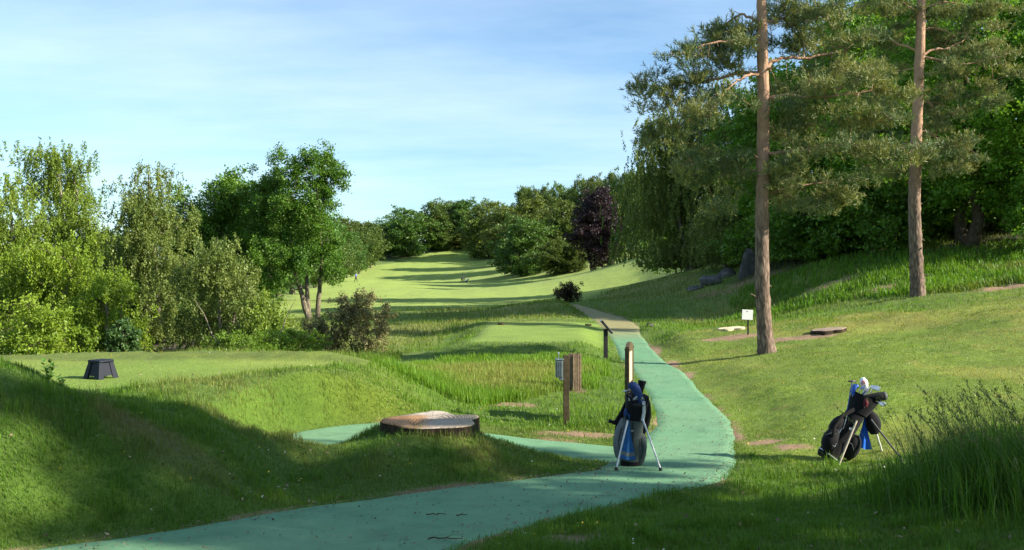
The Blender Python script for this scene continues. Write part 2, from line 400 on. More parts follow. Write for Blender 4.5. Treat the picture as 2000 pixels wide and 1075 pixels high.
def path_mat():
    m, nt, out = new_mat('path_surface')
    p = pos(nt)
    n0 = noise(nt, 0.5, 5, 0.6, p); n1 = noise(nt, 3.0, 6, 0.65, p); n2 = noise(nt, 55.0, 4, 0.7, p); n3 = noise(nt, 260.0, 2, 0.5, p)
    gr = mixc(nt, ramp(nt, n1, [(0.3, (0, 0, 0)), (0.75, (1, 1, 1))]), (0.100, 0.232, 0.120), (0.145, 0.302, 0.163))
    gr = mixc(nt, ramp(nt, n0, [(0.4, (0, 0, 0)), (0.75, (0.6, 0.6, 0.6))]), gr, (0.185, 0.290, 0.160))
    gr = mixc(nt, ramp(nt, n2, [(0.60, (0, 0, 0)), (0.72, (0.65, 0.65, 0.65))]), gr, (0.10, 0.13, 0.075))
    n4 = noise(nt, 1.4, 8, 0.72, p)
    gr = mixc(nt, ramp(nt, n4, [(0.52, (0, 0, 0)), (0.68, (0.4, 0.4, 0.4))]), gr, (0.062, 0.135, 0.080))
    gr = mixc(nt, ramp(nt, noise(nt, 9.0, 4, 0.7, p), [(0.64, (0, 0, 0)), (0.70, (0.55, 0.55, 0.55))]), gr, (0.20, 0.19, 0.125))
    sd = mixc(nt, ramp(nt, n1, [(0.3, (0, 0, 0)), (0.75, (1, 1, 1))]), (0.21, 0.195, 0.088), (0.29, 0.265, 0.125))
    sx = N(nt, 'ShaderNodeSeparateXYZ'); L(nt, p, sx.inputs[0])
    yy = math_(nt, 'ADD', sx.outputs[1], math_(nt, 'MULTIPLY', n1, 4.0))
    f = ramp(nt, math_(nt, 'DIVIDE', math_(nt, 'SUBTRACT', yy, 34.0), 9.0), [(0.2, (0, 0, 0)), (0.8, (1, 1, 1))])
    c = mixc(nt, f, gr, sd)
    g = mixc(nt, n3, (0.78, 0.78, 0.78), (1.2, 1.2, 1.2)); c = mixc(nt, 1.0, c, g, 'MULTIPLY')
    b = N(nt, 'ShaderNodeBsdfPrincipled', Roughness=0.92); b.inputs['Specular IOR Level'].default_value = 0.2
    L(nt, c, b.inputs['Base Color'])
    L(nt, bump(nt, math_(nt, 'ADD', n2, math_(nt, 'MULTIPLY', n3, 0.5)), 0.45, 0.012), b.inputs['Normal']); L(nt, b.outputs[0], out.inputs[0]); return m

# ------------------------------------------------------------------ camera, sun, sky
SUN_DIR = Vector((0.97, -0.24, 0.0)).normalized(); SUN_EL = R(27.0)
SUN_VEC = (SUN_DIR * math.cos(SUN_EL) + Vector((0, 0, math.sin(SUN_EL)))).normalized()
cam = bpy.data.cameras.new('camera'); cam.sensor_width = 36.0; cam.lens = F / 2000 * 36.0
cam.clip_end = 5000; cam.clip_start = 0.1
cam.shift_x = 0.0
co = bpy.data.objects.new('camera', cam); COL.objects.link(co); co.location = (0, 0, 0); co.rotation_euler = (R(90), 0, 0); S.camera = co
sl = bpy.data.lights.new('sun', 'SUN'); sl.energy = 5.0; sl.angle = R(0.55); sl.color = (1.0, 0.92, 0.78)
so = bpy.data.objects.new('sun', sl); COL.objects.link(so); so.location = (30, -20, 40)
so.rotation_euler = SUN_VEC.to_track_quat('Z', 'Y').to_euler()
wd = bpy.data.worlds.new('World'); S.world = wd; wd.use_nodes = True
nt = wd.node_tree; nt.nodes.clear()
wo = nt.nodes.new('ShaderNodeOutputWorld'); bg = nt.nodes.new('ShaderNodeBackground'); bg.inputs[1].default_value = 0.073
sk = nt.nodes.new('ShaderNodeTexSky'); sk.sky_type = 'NISHITA'; sk.sun_disc = False; sk.sun_elevation = SUN_EL
sk.sun_rotation = math.atan2(SUN_DIR.x, SUN_DIR.y); sk.air_density = 1.0; sk.dust_density = 0.6; sk.ozone_density = 1.1
tcw = N(nt, 'ShaderNodeTexCoord').outputs['Generated']
sx = N(nt, 'ShaderNodeSeparateXYZ'); L(nt, tcw, sx.inputs[0])
zc = math_(nt, 'ADD', math_(nt, 'MAXIMUM', sx.outputs[2], 0.0), 0.10)
cb = N(nt, 'ShaderNodeCombineXYZ'); L(nt, math_(nt, 'DIVIDE', sx.outputs[0], zc), cb.inputs[0]); L(nt, math_(nt, 'DIVIDE', sx.outputs[1], zc), cb.inputs[1])
mpw = N(nt, 'ShaderNodeMapping'); mpw.inputs['Scale'].default_value = (0.55, 1.1, 1); mpw.inputs['Rotation'].default_value = (0, 0, R(12)); mpw.inputs['Location'].default_value = (2.7, 0.4, 0); L(nt, cb.outputs[0], mpw.inputs[0])
cn = noise(nt, 1.0, 8, 0.6, mpw.outputs[0]); cn2 = noise(nt, 0.28, 3, 0.5, mpw.outputs[0])
cl = ramp(nt, math_(nt, 'MULTIPLY', math_(nt, 'ADD', cn, math_(nt, 'MULTIPLY', cn2, 0.9)), 0.6), [(0.42, (0, 0, 0)), (0.78, (1, 1, 1))])
skyc = mixc(nt, 1.0, sk.outputs[0], (0.745, 1.0, 1.165), 'MULTIPLY')
skyc = mixc(nt, math_(nt, 'MULTIPLY', cl, 0.50), skyc, (6.7, 7.7, 8.7))
L(nt, skyc, bg.inputs[0]); L(nt, bg.outputs[0], wo.inputs[0])
S.view_settings.view_transform = 'Standard'; S.view_settings.look = 'None'; S.view_settings.exposure = 1.34; S.view_settings.gamma = 1.0
S.render.engine = 'CYCLES'; S.cycles.max_bounces = 5; S.cycles.transparent_max_bounces = 6; S.cycles.diffuse_bounces = 3; S.cycles.glossy_bounces = 2
S.cycles.use_denoising = True

# ------------------------------------------------------------------ ground sheet
def build_ground():
    q = np.concatenate([np.linspace(1.0, 16, 40)[:-1], np.geomspace(16, 50, 330)[:-1], np.geomspace(50, 420, 300)[:-1], np.geomspace(420, 3500, 40)])
    ys = q - 14.0
    ui = np.linspace(-0.62, 0.62, 430); uo = np.linspace(0.62, 3.2, 60)[1:] ** 1.0
    us = np.concatenate([-uo[::-1], ui, uo])
    Y, U = np.meshgrid(ys, us, indexing='ij'); X = U * (Y + 14.0)
    xf, yf = X.ravel(), Y.ravel()
    Z = H(xf, yf)
    zz = zones(xf, yf)
    sd = zz['path']
    rough = 1 - zz['tee']
    near = np.clip(1 - (yf - 60) / 80, 0, 1) * (yf > -5)
    Z = Z + ((fbm(xf * 1.1, yf * 1.1, 41) - 0.5) * 0.17 + (fbm(xf * 4, yf * 4, 43) - 0.5) * 0.085) * rough * near * sstep(0.05, 0.8, sd) * (1 - 0.35 * zz['lawn'])
    Z = Z - 0.035 * (1 - sstep(-0.05, 0.03, sd)) * (yf < 70)        # bed of the path
    # colours of the turf itself
    n = fbm(xf / 1.3, yf / 1.3, 51)[:, None]; n2 = fbm(xf / 6, yf / 6, 57)[:, None]
    c = np.array([0.085, 0.150, 0.020]) * (0.85 + 0.3 * n) + np.array([0.03, 0.01, 0.0]) * sstep(0.5, 0.75, n2)
    def lay(mask, col):
        nonlocal c
        m = np.clip(mask, 0, 1)[:, None]; c = c * (1 - m) + m * col
    lay(zz['lawn'], np.array([0.150, 0.225, 0.030]) * (0.72 + 0.56 * n) + np.array([0.08, 0.03, 0.02]) * sstep(0.48, 0.68, n2) + np.array([0.06, 0.015, 0.015]) * sstep(0.62, 0.75, fbm(xf * 1.9, yf * 1.9, 151))[:, None])
    lay(zz['rough'], np.array([0.125, 0.200, 0.035]) * (0.8 + 0.4 * n) + np.array([0.07, 0.02, 0.02]) * sstep(0.5, 0.68, n2))
    st = 0.5 + 0.5 * np.sign(np.sin(xf * 1.15 + yf * 0.05)); st = st[:, None]
    lay(zz['fair'], np.array([0.225, 0.310, 0.055]) * (0.93 + 0.14 * n2) * (0.97 + 0.06 * st))
    lay(zz['tee'], np.array([0.175, 0.270, 0.042]) * (0.86 + 0.28 * n) + np.array([0.05, 0.015, 0.01]) * sstep(0.55, 0.75, n2))
    dm = np.clip(1 - np.hypot((xf + 4.3) / 1.7, (yf - 9.4) / 0.8), 0, 1) * 1.0 * sstep(0.40, 0.60, fbm(xf * 1.5, yf * 1.5, 141)); lay(dm * 0.8, np.array([0.15, 0.115, 0.055]))
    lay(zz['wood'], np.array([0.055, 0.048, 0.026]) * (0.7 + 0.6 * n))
    lay(soil_mask(xf, yf), np.array([0.29, 0.19, 0.125]) * (0.75 + 0.5 * fbm(xf * 6, yf * 6, 61)[:, None]))
    ny, nx = Y.shape
    i = np.arange(ny - 1)[:, None] * nx; j = np.arange(nx - 1)[None]
    Fc = np.stack([i + j, i + j + 1, i + nx + j + 1, i + nx + j], -1).reshape(-1, 4)
    me = np_mesh('ground', np.stack([xf, yf, Z], 1), Fc, True)
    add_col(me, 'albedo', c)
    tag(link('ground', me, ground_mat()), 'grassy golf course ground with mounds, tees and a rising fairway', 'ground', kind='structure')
build_ground()

def ribbon(name, PLx, PRx, lift, mat, label):
    k = np.linspace(0, 1, 15)
    P = PLx[:, None, :] * (1 - k)[None, :, None] + PRx[:, None, :] * k[None, :, None]
    n, c = P.shape[:2]; xf = P[..., 0].ravel(); yf = P[..., 1].ravel()
    Z = H(xf, yf) + lift + (fbm(xf * 0.8, yf * 0.8, 71) - 0.5) * 0.02
    edge = np.abs(np.tile(k, n) - 0.5) * 2
    Z -= 0.03 * sstep(0.97, 1.0, edge)
    i = np.arange(n - 1)[:, None] * c; j = np.arange(c - 1)[None]
    Fc = np.stack([i + j, i + c + j, i + c + j + 1, i + j + 1], -1).reshape(-1, 4)
    me = np_mesh(name, np.stack([xf, yf, Z], 1), Fc, True)
    tag(link(name, me, mat), label, 'path', kind='structure')
PM = path_mat()
ribbon('path', PL, PR, 0.012, PM, 'green surfaced path turning sandy yellow further up the course')
ribbon('side_path', SL, SR, 0.006, PM, 'short green side path curving behind the big tree stump to the left tee')
# ------------------------------------------------------------------ trees
LEAF = dict(
 birch=leaf_mat('birch_leaves', (0.1037, 0.1800, 0.0220), (0.2440, 0.3240, 0.0462), 0.38),
 birchgrey=leaf_mat('birch_leaves_olive', (0.0938, 0.1525, 0.0308), (0.2250, 0.2745, 0.0660), 0.35),
 willow=leaf_mat('willow_leaves', (0.1129, 0.1980, 0.0176), (0.2527, 0.3480, 0.0330), 0.40),
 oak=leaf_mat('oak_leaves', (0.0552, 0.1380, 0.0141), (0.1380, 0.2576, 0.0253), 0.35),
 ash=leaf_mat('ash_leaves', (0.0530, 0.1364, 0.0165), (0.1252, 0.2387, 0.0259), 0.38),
 ashright=leaf_mat('oak_leaves_painted_sunlit', (0.0809, 0.2015, 0.0209), (0.1911, 0.3526, 0.0328), 0.38),  # brighter copy of the ash leaves; sunlight on the right-hand oaks put into colour
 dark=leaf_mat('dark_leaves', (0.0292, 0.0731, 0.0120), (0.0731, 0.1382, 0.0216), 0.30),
 far=leaf_mat('far_leaves', (0.0480, 0.0992, 0.0179), (0.1120, 0.1840, 0.0307), 0.30, objvar=0.5),
 farolive=leaf_mat('far_olive_leaves', (0.068, 0.110, 0.018), (0.145, 0.190, 0.034), 0.30, objvar=0.4),
 copper=leaf_mat('copper_leaves', (0.0154, 0.0088, 0.0132), (0.0440, 0.0242, 0.0330), 0.20),
 pine=leaf_mat('pine_needles', (0.0766, 0.1325, 0.0525), (0.2743, 0.2772, 0.0875), 0.18, 0.55, 0.25),
 bush=leaf_mat('bush_leaves', (0.105, 0.120, 0.038), (0.300, 0.265, 0.125), 0.25),
 gorse=leaf_mat('dead_leaves', (0.0200, 0.0160, 0.0064), (0.0600, 0.0420, 0.0160), 0.15),
 fern=leaf_mat('fern_leaves', (0.0840, 0.1680, 0.0168), (0.1750, 0.2800, 0.0280), 0.40),
)
BARK = dict(
 oak=bark_mat('oak_bark', (0.045, 0.035, 0.022), (0.145, 0.115, 0.075)),
 grey=bark_mat('grey_bark', (0.10, 0.085, 0.055), (0.25, 0.21, 0.145)),
 birch=bark_mat('birch_bark', (0.10, 0.085, 0.065), (0.42, 0.36, 0.27), 5.0, 0.6, 0.4),
 pine=bark_mat('pine_bark', (0.085, 0.060, 0.045), (0.30, 0.215, 0.160), 5.5, 3.5, 1.0, upper=(0.41, 0.25, 0.16), z0=4.4, z1=8.0),
)
PROF = dict(
 oak=lambda t: np.sin(np.pi * (0.10 + 0.80 * t)) ** 0.55,
 round=lambda t: np.sin(np.pi * (0.04 + 0.92 * t)) ** 0.6,
 birch=lambda t: np.minimum(1, (t + 0.25) / 0.45) * (1 - 0.93 * t ** 1.6),
 cone=lambda t: 1.0 - 0.9 * t,
 top=lambda t: np.minimum(1, 0.35 + t * 0.9) * np.sqrt(np.maximum(0.02, 1 - ((t - 0.55) / 0.56) ** 2 * (t > 0.55))),
 column=lambda t: np.minimum(1, (t + 0.3) / 0.4) * (1 - 0.6 * t ** 2.5),
)
def leaf_quads(C, size, rng, tint, up=0.5, droop=0.25, aspect=0.55):
    n = len(C)
    nrm = rng.normal(size=(n, 3)); nrm[:, 2] += up * 1.5; nrm /= np.linalg.norm(nrm, axis=1, keepdims=True)
    a = rng.normal(size=(n, 3)); a[:, 2] -= droop * 3; a -= (a * nrm).sum(1, keepdims=True) * nrm; a /= np.linalg.norm(a, axis=1, keepdims=True) + 1e-9
    b = np.cross(nrm, a); s = size * rng.uniform(0.65, 1.35, n)[:, None]
    V = np.stack([C - a * s * 0.5, C + b * s * aspect * 0.5 + a * s * 0.05, C + a * s * 0.5, C - b * s * aspect * 0.5 + a * s * 0.05], 1).reshape(-1, 3)
    return V, np.arange(n * 4).reshape(-1, 4), tint

def bez(a, b, c, k=5):
    t = np.linspace(0, 1, k)[:, None]; return a * (1 - t) ** 2 + 2 * b * t * (1 - t) + c * t * t

def tree_meshes(seed, Ht, Rd, cb=0.2, prof='oak', clumps=90, leaves=40000, leaf=0.16, rc=0.7, trunk=0.25, style='broad', stems=1, lean=(0, 0), squash=0.7, lobes=0.28, asp=0.55, shell=0.5, fork=0.3, nlimb=9, spread=0.35):
    rng = np.random.default_rng(seed)
    ts = TubeSet(); z0 = cb * Ht; ch = Ht - z0
    # clump centres inside an uneven envelope
    p1, p2, p3 = rng.uniform(0, 6.28, 3); C = []; tt = []
    k = 0
    while len(C) < clumps and k < clumps * 30:
        k += 1
        t = rng.uniform(0, 1); a = rng.uniform(0, 6.28)
        if rng.random() > PROF[prof](np.array(t)) * 0.9 + 0.1: continue
        r = Rd * float(PROF[prof](np.array(t))) * (1 + lobes * math.sin(3 * a + p1 + 4 * t) + lobes * 0.6 * math.sin(5 * a + p2 - 7 * t) + lobes * 0.5 * math.sin(9 * t + p3 + a))
        q = rng.uniform(0, 1) ** shell
        p = np.array([math.cos(a) * r * q + lean[0] * (cb + (1 - cb) * t), math.sin(a) * r * q + lean[1] * (cb + (1 - cb) * t), z0 + t * ch * (1 - 0.10 * q * q) - rc * 0.3])
        if C and min(np.linalg.norm(p - c) for c in C[-60:]) < rc * 0.55 and rng.random() < 0.8: continue
        C.append(p); tt.append(t)
    C = np.array(C); tt = np.array(tt)
    # trunk and limbs
    nodes = []; 
    for sidx in range(stems):
        off = np.array([rng.normal(0, spread * (stems > 1)), rng.normal(0, spread * (stems > 1)), 0]) 
        sx = rng.normal(0, 0.10 * Rd * (stems > 1)) + lean[0]; sy = rng.normal(0, 0.1 * Rd * (stems > 1)) + lean[1]
        m = 9; u = np.linspace(0, 1, m)
        P = np.stack([off[0] * (1 + 1.2 * u) + sx * u ** 1.2 + rng.normal(0, 0.012 * Ht, m) * (u > 0.05), off[1] * (1 + 1.2 * u) + sy * u ** 1.2 + rng.normal(0, 0.012 * Ht, m) * (u > 0.05), u * Ht * 0.86 - 0.25 * (u == 0)], 1)
        rr = trunk / math.sqrt(stems) ** 0.7 * (1 - 0.88 * u) ; rr[0] *= 1.35
        ts.add(P, rr, 8)
        for q in range(1, m):
            for f in (0.0, 0.5):
                nodes.append((P[q - 1] * (1 - f) + P[q] * f, rr[q] * 0.6))
    order = np.argsort(-np.linalg.norm(C[:, :2] - np.array(lean) * 0.7, axis=1) + rng.normal(0, 0.4 * Rd, len(C)))
    nodes = [n for n in nodes if n[0][2] > z0 * 0.55 + 0.3] or nodes
    for cnt, i in enumerate(order):
        c = C[i]; best = None; bd = 1e9
        for (p, r) in nodes:
            d = np.linalg.norm(p - c) + max(0, p[2] - c[2] + 0.2) * 2.0
            if d < bd: bd = d; best = (p, r)
        p, r = best
        mid = (p + c) / 2 + np.array([0, 0, (0.12 if style != 'weep' else 0.25) * np.linalg.norm(c - p)]) + rng.normal(0, 0.05, 3) * np.linalg.norm(c - p)
        B = bez(p, mid, c, 6); r0 = min(r, 0.012 + 0.018 * np.linalg.norm(c - p) + 0.004 * Ht) 
        if cnt < nlimb: r0 = max(r0, min(r, trunk * 0.38))
        ts.add(B, np.linspace(r0, max(0.006, r0 * 0.3), 6), 5)
        for q in range(1, 6): nodes.append((B[q], np.linspace(r0, r0 * 0.3, 6)[q] * 0.8))
    # leaves
    per = max(1, leaves // max(1, len(C))); P = []; T = []
    for c, t in zip(C, tt):
        ct = rng.normal(0, 0.16) + 0.08 * (t - 0.5)
        if style == 'weep':
            ns = max(4, per // 26)
            for _ in range(ns):
                s0 = c + rng.normal(0, 1, 3) * np.array([rc, rc, rc * 0.5]); ln = rng.uniform(0.4, 1.0) * rc * 2.3; ln = min(ln, max(0.4, s0[2] - 0.5))
                kk = max(3, int(per / ns)); u = rng.uniform(0, 1, kk)
                dr = rng.normal(0, 0.22, 2) * ln
                P.append(s0 + np.stack([dr[0] * u + rng.normal(0, 0.05, kk), dr[1] * u + rng.normal(0, 0.05, kk), -ln * u + 0.0 * u], 1)); T.append(0.5 + ct + rng.normal(0, 0.16, kk) + rng.normal(0, 0.06))
        else:
            # sub-clumps on short twigs give ragged edges
            nsub = rng.integers(5, 9); S0 = c + rng.normal(0, 1, (nsub, 3)) * np.array([rc, rc, rc * squash]) * 0.75
            w = rng.integers(0, nsub, per)
            P.append(S0[w] + rng.normal(0, 1, (per, 3)) * np.array([rc, rc, rc * squash]) * 0.33); T.append(0.5 + ct + rng.normal(0, 0.17, per))
            for s in S0: ts.add(np.stack([c, (c + s) / 2 + [0, 0, 0.04], s]), [0.012 * (0.5 + rc), 0.008 * (0.5 + rc), 0.004], 3)
    P = np.concatenate(P); T = np.clip(np.concatenate(T), 0, 1)
    ok = P[:, 2] > 0.05; P = P[ok]; T = T[ok]
    V, Fc, T = leaf_quads(P, leaf, rng, T, up=0.35 if style == 'weep' else 0.6, droop=0.9 if style == 'weep' else 0.25, aspect=asp)
    me = np_mesh('crown', V, Fc); add_float(me, 'tint', T)
    return ts.mesh('trunk'), me

def plant_tree(name, meshes, leafm, barkm, label, cat, x, y, group=None, scale=(1, 1, 1), rot=0.0, sink=0.08):
    t = empty(name, (x, y, H1(x, y) - sink), rot); t.scale = scale
    tag(t, label, cat, group)
    for nm, me, mt in (('trunk', meshes[0], barkm), ('crown', meshes[1], leafm)):
        if not me.materials: me.materials.append(mt)
        o = bpy.data.objects.new(nm, me); COL.objects.link(o); o.parent = t
    return t
def pxtree(px, top, d, wpx):
    x = (px - CX) / F * d; z = H1(x, d); return x, d, (CY - top) / F * d - z, wpx / F * d / 2

def own_tree(name, label, cat, px, top, d, wpx, leafm, barkm, group=None, **kw):
    x, y, ht, rd = pxtree(px, top, d, wpx)
    return plant_tree(name, tree_meshes(Ht=ht, Rd=rd, **kw), LEAF[leafm], BARK[barkm], label, cat, x, y, group)

def lobe_tree(name, label, cat, d, stems, lobes, leafm, barkm, group=None, seed=1, style='weep', dens=5.0, per=560, leaf=0.105, rc=0.5, drop=1.3, r0=0.16, asp=0.55):
    """crown built as several lobes of branch ends round a trunk; every lobe has depth"""
    rng = np.random.default_rng(seed)
    bx, by = stems[0][0]; x = (bx - CX) / F * d; base = np.array([x, d, H1(x, d)])
    def P3(px, py, dy=0.0): return np.array([(px - CX) / F * (d + dy), d + dy, (CY - py) / F * (d + dy)]) - base
    ts = TubeSet(); nodes = []
    for si, st in enumerate(stems):
        Q = np.array([P3(px, py, (0.25 * si if si else 0) + rng.normal(0, .25) * (i > 1)) for i, (px, py) in enumerate(st)]); Q[0, 2] = -0.25
        Q = catmull(Q, 6); Q[2:] += rng.normal(0, 0.02, Q[2:].shape); rr = r0 * (0.85 if si else 1) * (1 - 0.85 * np.linspace(0, 1, len(Q)) ** 1.1); rr[0] *= 1.3
        ts.add(Q, rr, 8); nodes += [(Q[i], rr[i]) for i in range(4, len(Q))]
    C = []; lob = []
    for li, (px, py, rx, ry) in enumerate(lobes):
        ax, az = rx / F * d, ry / F * d; ay = 0.75 * ax + 0.3; c0 = P3(px, py, rng.normal(0, 0.5 * ax)); k = max(4, int(ax * ay * az * dens * 0.9 + 3))
        for _ in range(k):
            v = rng.normal(size=3); v /= np.linalg.norm(v); v *= rng.uniform(0.2, 1.0) ** 0.5
            C.append(c0 + v * np.array([ax, ay, az]) * (1 if style == 'broad' else np.array([1, 1, 0.85])) + np.array([0, 0, 0.12 * az])); lob.append(rng.normal(0, 0.02) + li * 0)
    C = np.array(C); order = np.argsort([min(np.linalg.norm(n[0] - c) for n in nodes) for c in C])
    for c in C[order]:
        best = min(nodes, key=lambda q: np.linalg.norm(q[0] - c) + max(0, q[0][2] - c[2] + 0.3) * 1.5); l = np.linalg.norm(best[0] - c)
        mid = (best[0] + c) / 2 + np.array([0, 0, (0.22 if style == 'weep' else 0.1) * l]) + rng.normal(0, 0.06, 3) * l
        B = bez(best[0], mid, c, 6); q0 = max(0.008, min(best[1] * 0.75, 0.010 + 0.014 * l)); ts.add(B, np.linspace(q0, 0.006, 6), 5); nodes += [(B[i], 0.012 + 0.004 * (5 - i)) for i in (2, 3, 4, 5)]
    PP = []; TT = []
    for c in C:
        ct = rng.normal(0, 0.15)
        if style == 'weep':
            ns = 11; kk = per // ns
            for _ in range(ns):
                s0 = c + rng.normal(0, 1, 3) * np.array([rc, rc, rc * 0.45]); ln = rng.uniform(0.35, 1.0) * drop; ln = min(ln, max(0.25, s0[2] - 0.2)); u = rng.uniform(0, 1, kk) ** 0.85; dr = rng.normal(0, 0.2, 2) * ln
                PP.append(s0 + np.stack([dr[0] * u + rng.normal(0, 0.055, kk), dr[1] * u + rng.normal(0, 0.055, kk), -ln * u + rng.normal(0, .02, kk)], 1)); TT.append(0.5 + ct + rng.normal(0, .07) + rng.normal(0, .16, kk))
        else:
            nsub = rng.integers(5, 9); S0 = c + rng.normal(0, 1, (nsub, 3)) * rc * 0.8; w = rng.integers(0, nsub, per)
            PP.append(S0[w] + rng.normal(0, 1, (per, 3)) * rc * 0.33); TT.append(0.5 + ct + rng.normal(0, .17, per))
            for s_ in S0: ts.add(np.stack([c, (c + s_) / 2 + [0, 0, .03], s_]), [0.012, 0.008, 0.004], 3)
    PP = np.concatenate(PP); TT = np.clip(np.concatenate(TT), 0, 1); ok = PP[:, 2] > 0.05
    V, Fc, T = leaf_quads(PP[ok], leaf, rng, TT[ok], up=0.35 if style == 'weep' else 0.6, droop=0.9 if style == 'weep' else 0.25, aspect=asp)
    me = np_mesh('crown', V, Fc); add_float(me, 'tint', T)
    return plant_tree(name, (ts.mesh('trunk'), me), LEAF[leafm], BARK[barkm], label, cat, x, d, group, sink=0.0)

G1 = 'trees behind the left tee'
lobe_tree('birch_tree', 'spreading light green birch cut off by the left edge of the photo', 'tree', 39, [[(30,700),(28,600),(24,480),(20,370)],[(45,700),(52,600),(60,480)]], [(20,372,60,36),(62,440,52,44),(-5,450,60,55),(40,520,65,45),(5,590,75,55),(75,560,40,40),(-60,520,70,80),(-110,460,60,60),(-130,600,80,60),(-60,640,60,40),(50,640,50,35)], 'birch', 'birch', G1, seed=101)
lobe_tree('birch_tree', 'tallest light green birch on the left with a narrow two-lobed top against the sky', 'tree', 43, [[(118,700),(116,560),(122,450),(118,360),(105,295)],[(120,600),(140,480),(150,400),(140,320)]], [(82,300,30,24),(112,296,34,22),(140,330,32,32),(92,350,34,30),(125,372,50,34),(160,400,30,36),(100,420,44,32),(150,445,46,34),(180,455,18,30),(115,480,55,35),(170,510,35,40)], 'birch', 'birch', G1, seed=102, dens=7.5)
lobe_tree('willow_tree', 'bushy yellow-green tree behind the step stool with foliage down to the ground', 'tree', 33, [[(104,700),(106,640),(98,560),(85,500)],[(112,700),(118,620),(140,540),(150,490)]], [(60,495,58,34),(128,488,52,34),(30,560,55,42),(105,550,62,42),(175,530,38,36),(45,630,55,40),(128,625,55,38),(185,600,45,40),(25,680,40,22),(160,680,40,22),(80,690,30,12)], 'willow', 'grey', G1, seed=103, dens=7, per=600, leaf=0.10, rc=0.42, drop=1.0)
lobe_tree('willow_tree', 'low yellow-green bushy tree to the right of the step stool', 'tree', 31, [[(215,700),(212,640),(205,560)],[(222,700),(232,630),(240,580)]], [(205,545,34,28),(228,585,36,32),(195,600,30,32),(240,630,28,30),(205,650,42,30),(235,680,30,18),(185,690,30,12)], 'willow', 'grey', G1, seed=113, dens=9, per=560, leaf=0.10, rc=0.40, drop=0.9)
lobe_tree('birch_tree', 'olive green birch with a white trunk and feathery pointed top, middle of the left cluster', 'tree', 40, [[(306,705),(308,600),(302,500),(294,400),(288,335)],[(292,705),(286,600),(280,500),(262,410)]], [(288,340,26,24),(262,372,30,28),(312,378,32,30),(245,410,26,26),(288,410,48,32),(338,425,32,34),(262,455,44,34),(318,460,48,36),(238,495,30,34),(290,510,54,36),(350,500,32,36),(262,565,44,40),(322,565,52,40),(240,620,25,40),(295,630,50,45),(350,630,34,45)], 'birchgrey', 'birch', G1, seed=104, dens=5.5, per=600, leaf=0.10, rc=0.45)
lobe_tree('birch_tree', 'short olive birch with several thin white stems nearest the gap to the fairway', 'tree', 34, [[(432,705),(430,620),(426,540),(422,480)],[(452,705),(456,620),(450,540)],[(470,705),(474,640),(484,580)],[(410,705),(404,620),(398,560)]], [(422,475,24,22),(400,510,34,28),(442,515,36,28),(378,550,28,30),(425,555,48,34),(470,560,32,32),(390,600,40,34),(445,605,48,34),(492,605,28,34),(378,655,34,34),(430,660,46,32),(480,660,34,32)], 'birchgrey', 'birch', G1, seed=105, dens=8, per=560, leaf=0.09, rc=0.38, drop=1.0, r0=0.075)
own_tree('birch_tree', 'small wispy birch sapling with a leaning bare white stem beside the fairway', 'tree', 505, 560, 33, 75, 'birch', 'birch', G1, seed=106, cb=0.12, prof='birch', clumps=22, leaves=6500, leaf=0.11, rc=0.45, trunk=0.06, style='weep', stems=3, spread=0.5, lean=(0.35, 0))
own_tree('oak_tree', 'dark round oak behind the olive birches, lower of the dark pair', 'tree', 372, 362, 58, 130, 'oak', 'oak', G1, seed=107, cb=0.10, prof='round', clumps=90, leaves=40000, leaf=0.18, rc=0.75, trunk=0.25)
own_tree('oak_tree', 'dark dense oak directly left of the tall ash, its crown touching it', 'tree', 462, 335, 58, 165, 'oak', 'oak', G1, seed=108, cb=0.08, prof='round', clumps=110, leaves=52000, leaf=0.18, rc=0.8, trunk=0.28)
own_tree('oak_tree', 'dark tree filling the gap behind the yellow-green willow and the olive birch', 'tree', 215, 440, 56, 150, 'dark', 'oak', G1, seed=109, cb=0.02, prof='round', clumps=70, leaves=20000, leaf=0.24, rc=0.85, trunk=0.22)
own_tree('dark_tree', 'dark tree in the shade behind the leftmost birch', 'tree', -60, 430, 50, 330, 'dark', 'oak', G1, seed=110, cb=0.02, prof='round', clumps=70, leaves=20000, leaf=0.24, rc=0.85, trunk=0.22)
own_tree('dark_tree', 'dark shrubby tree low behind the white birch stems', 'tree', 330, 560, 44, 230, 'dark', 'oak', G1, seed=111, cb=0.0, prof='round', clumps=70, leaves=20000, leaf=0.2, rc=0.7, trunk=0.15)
lobe_tree('ash_tree', 'tall bright green ash with two forked bare trunks behind the brown bush', 'tree', 55, [[(604,630),(592,585),(576,530),(566,450),(556,370)],[(606,630),(600,575),(599,520),(603,430),(612,340)],[(620,622),(623,570),(628,520),(627,430),(640,340)]], [(548,330,32,24),(590,322,34,18),(630,322,28,20),(650,345,14,18),(520,360,34,26),(570,365,44,28),(622,368,36,28),(505,405,24,26),(545,415,42,30),(598,415,44,32),(640,400,20,24),(525,460,38,32),(580,465,42,32),(628,455,26,32),(510,505,28,30),(552,510,34,30),(598,505,30,24),(640,495,16,26),(530,550,26,22),(650,540,14,20)], 'ash', 'grey', G1, seed=112, style='broad', dens=2.5, per=600, leaf=0.14, rc=0.48, r0=0.20)

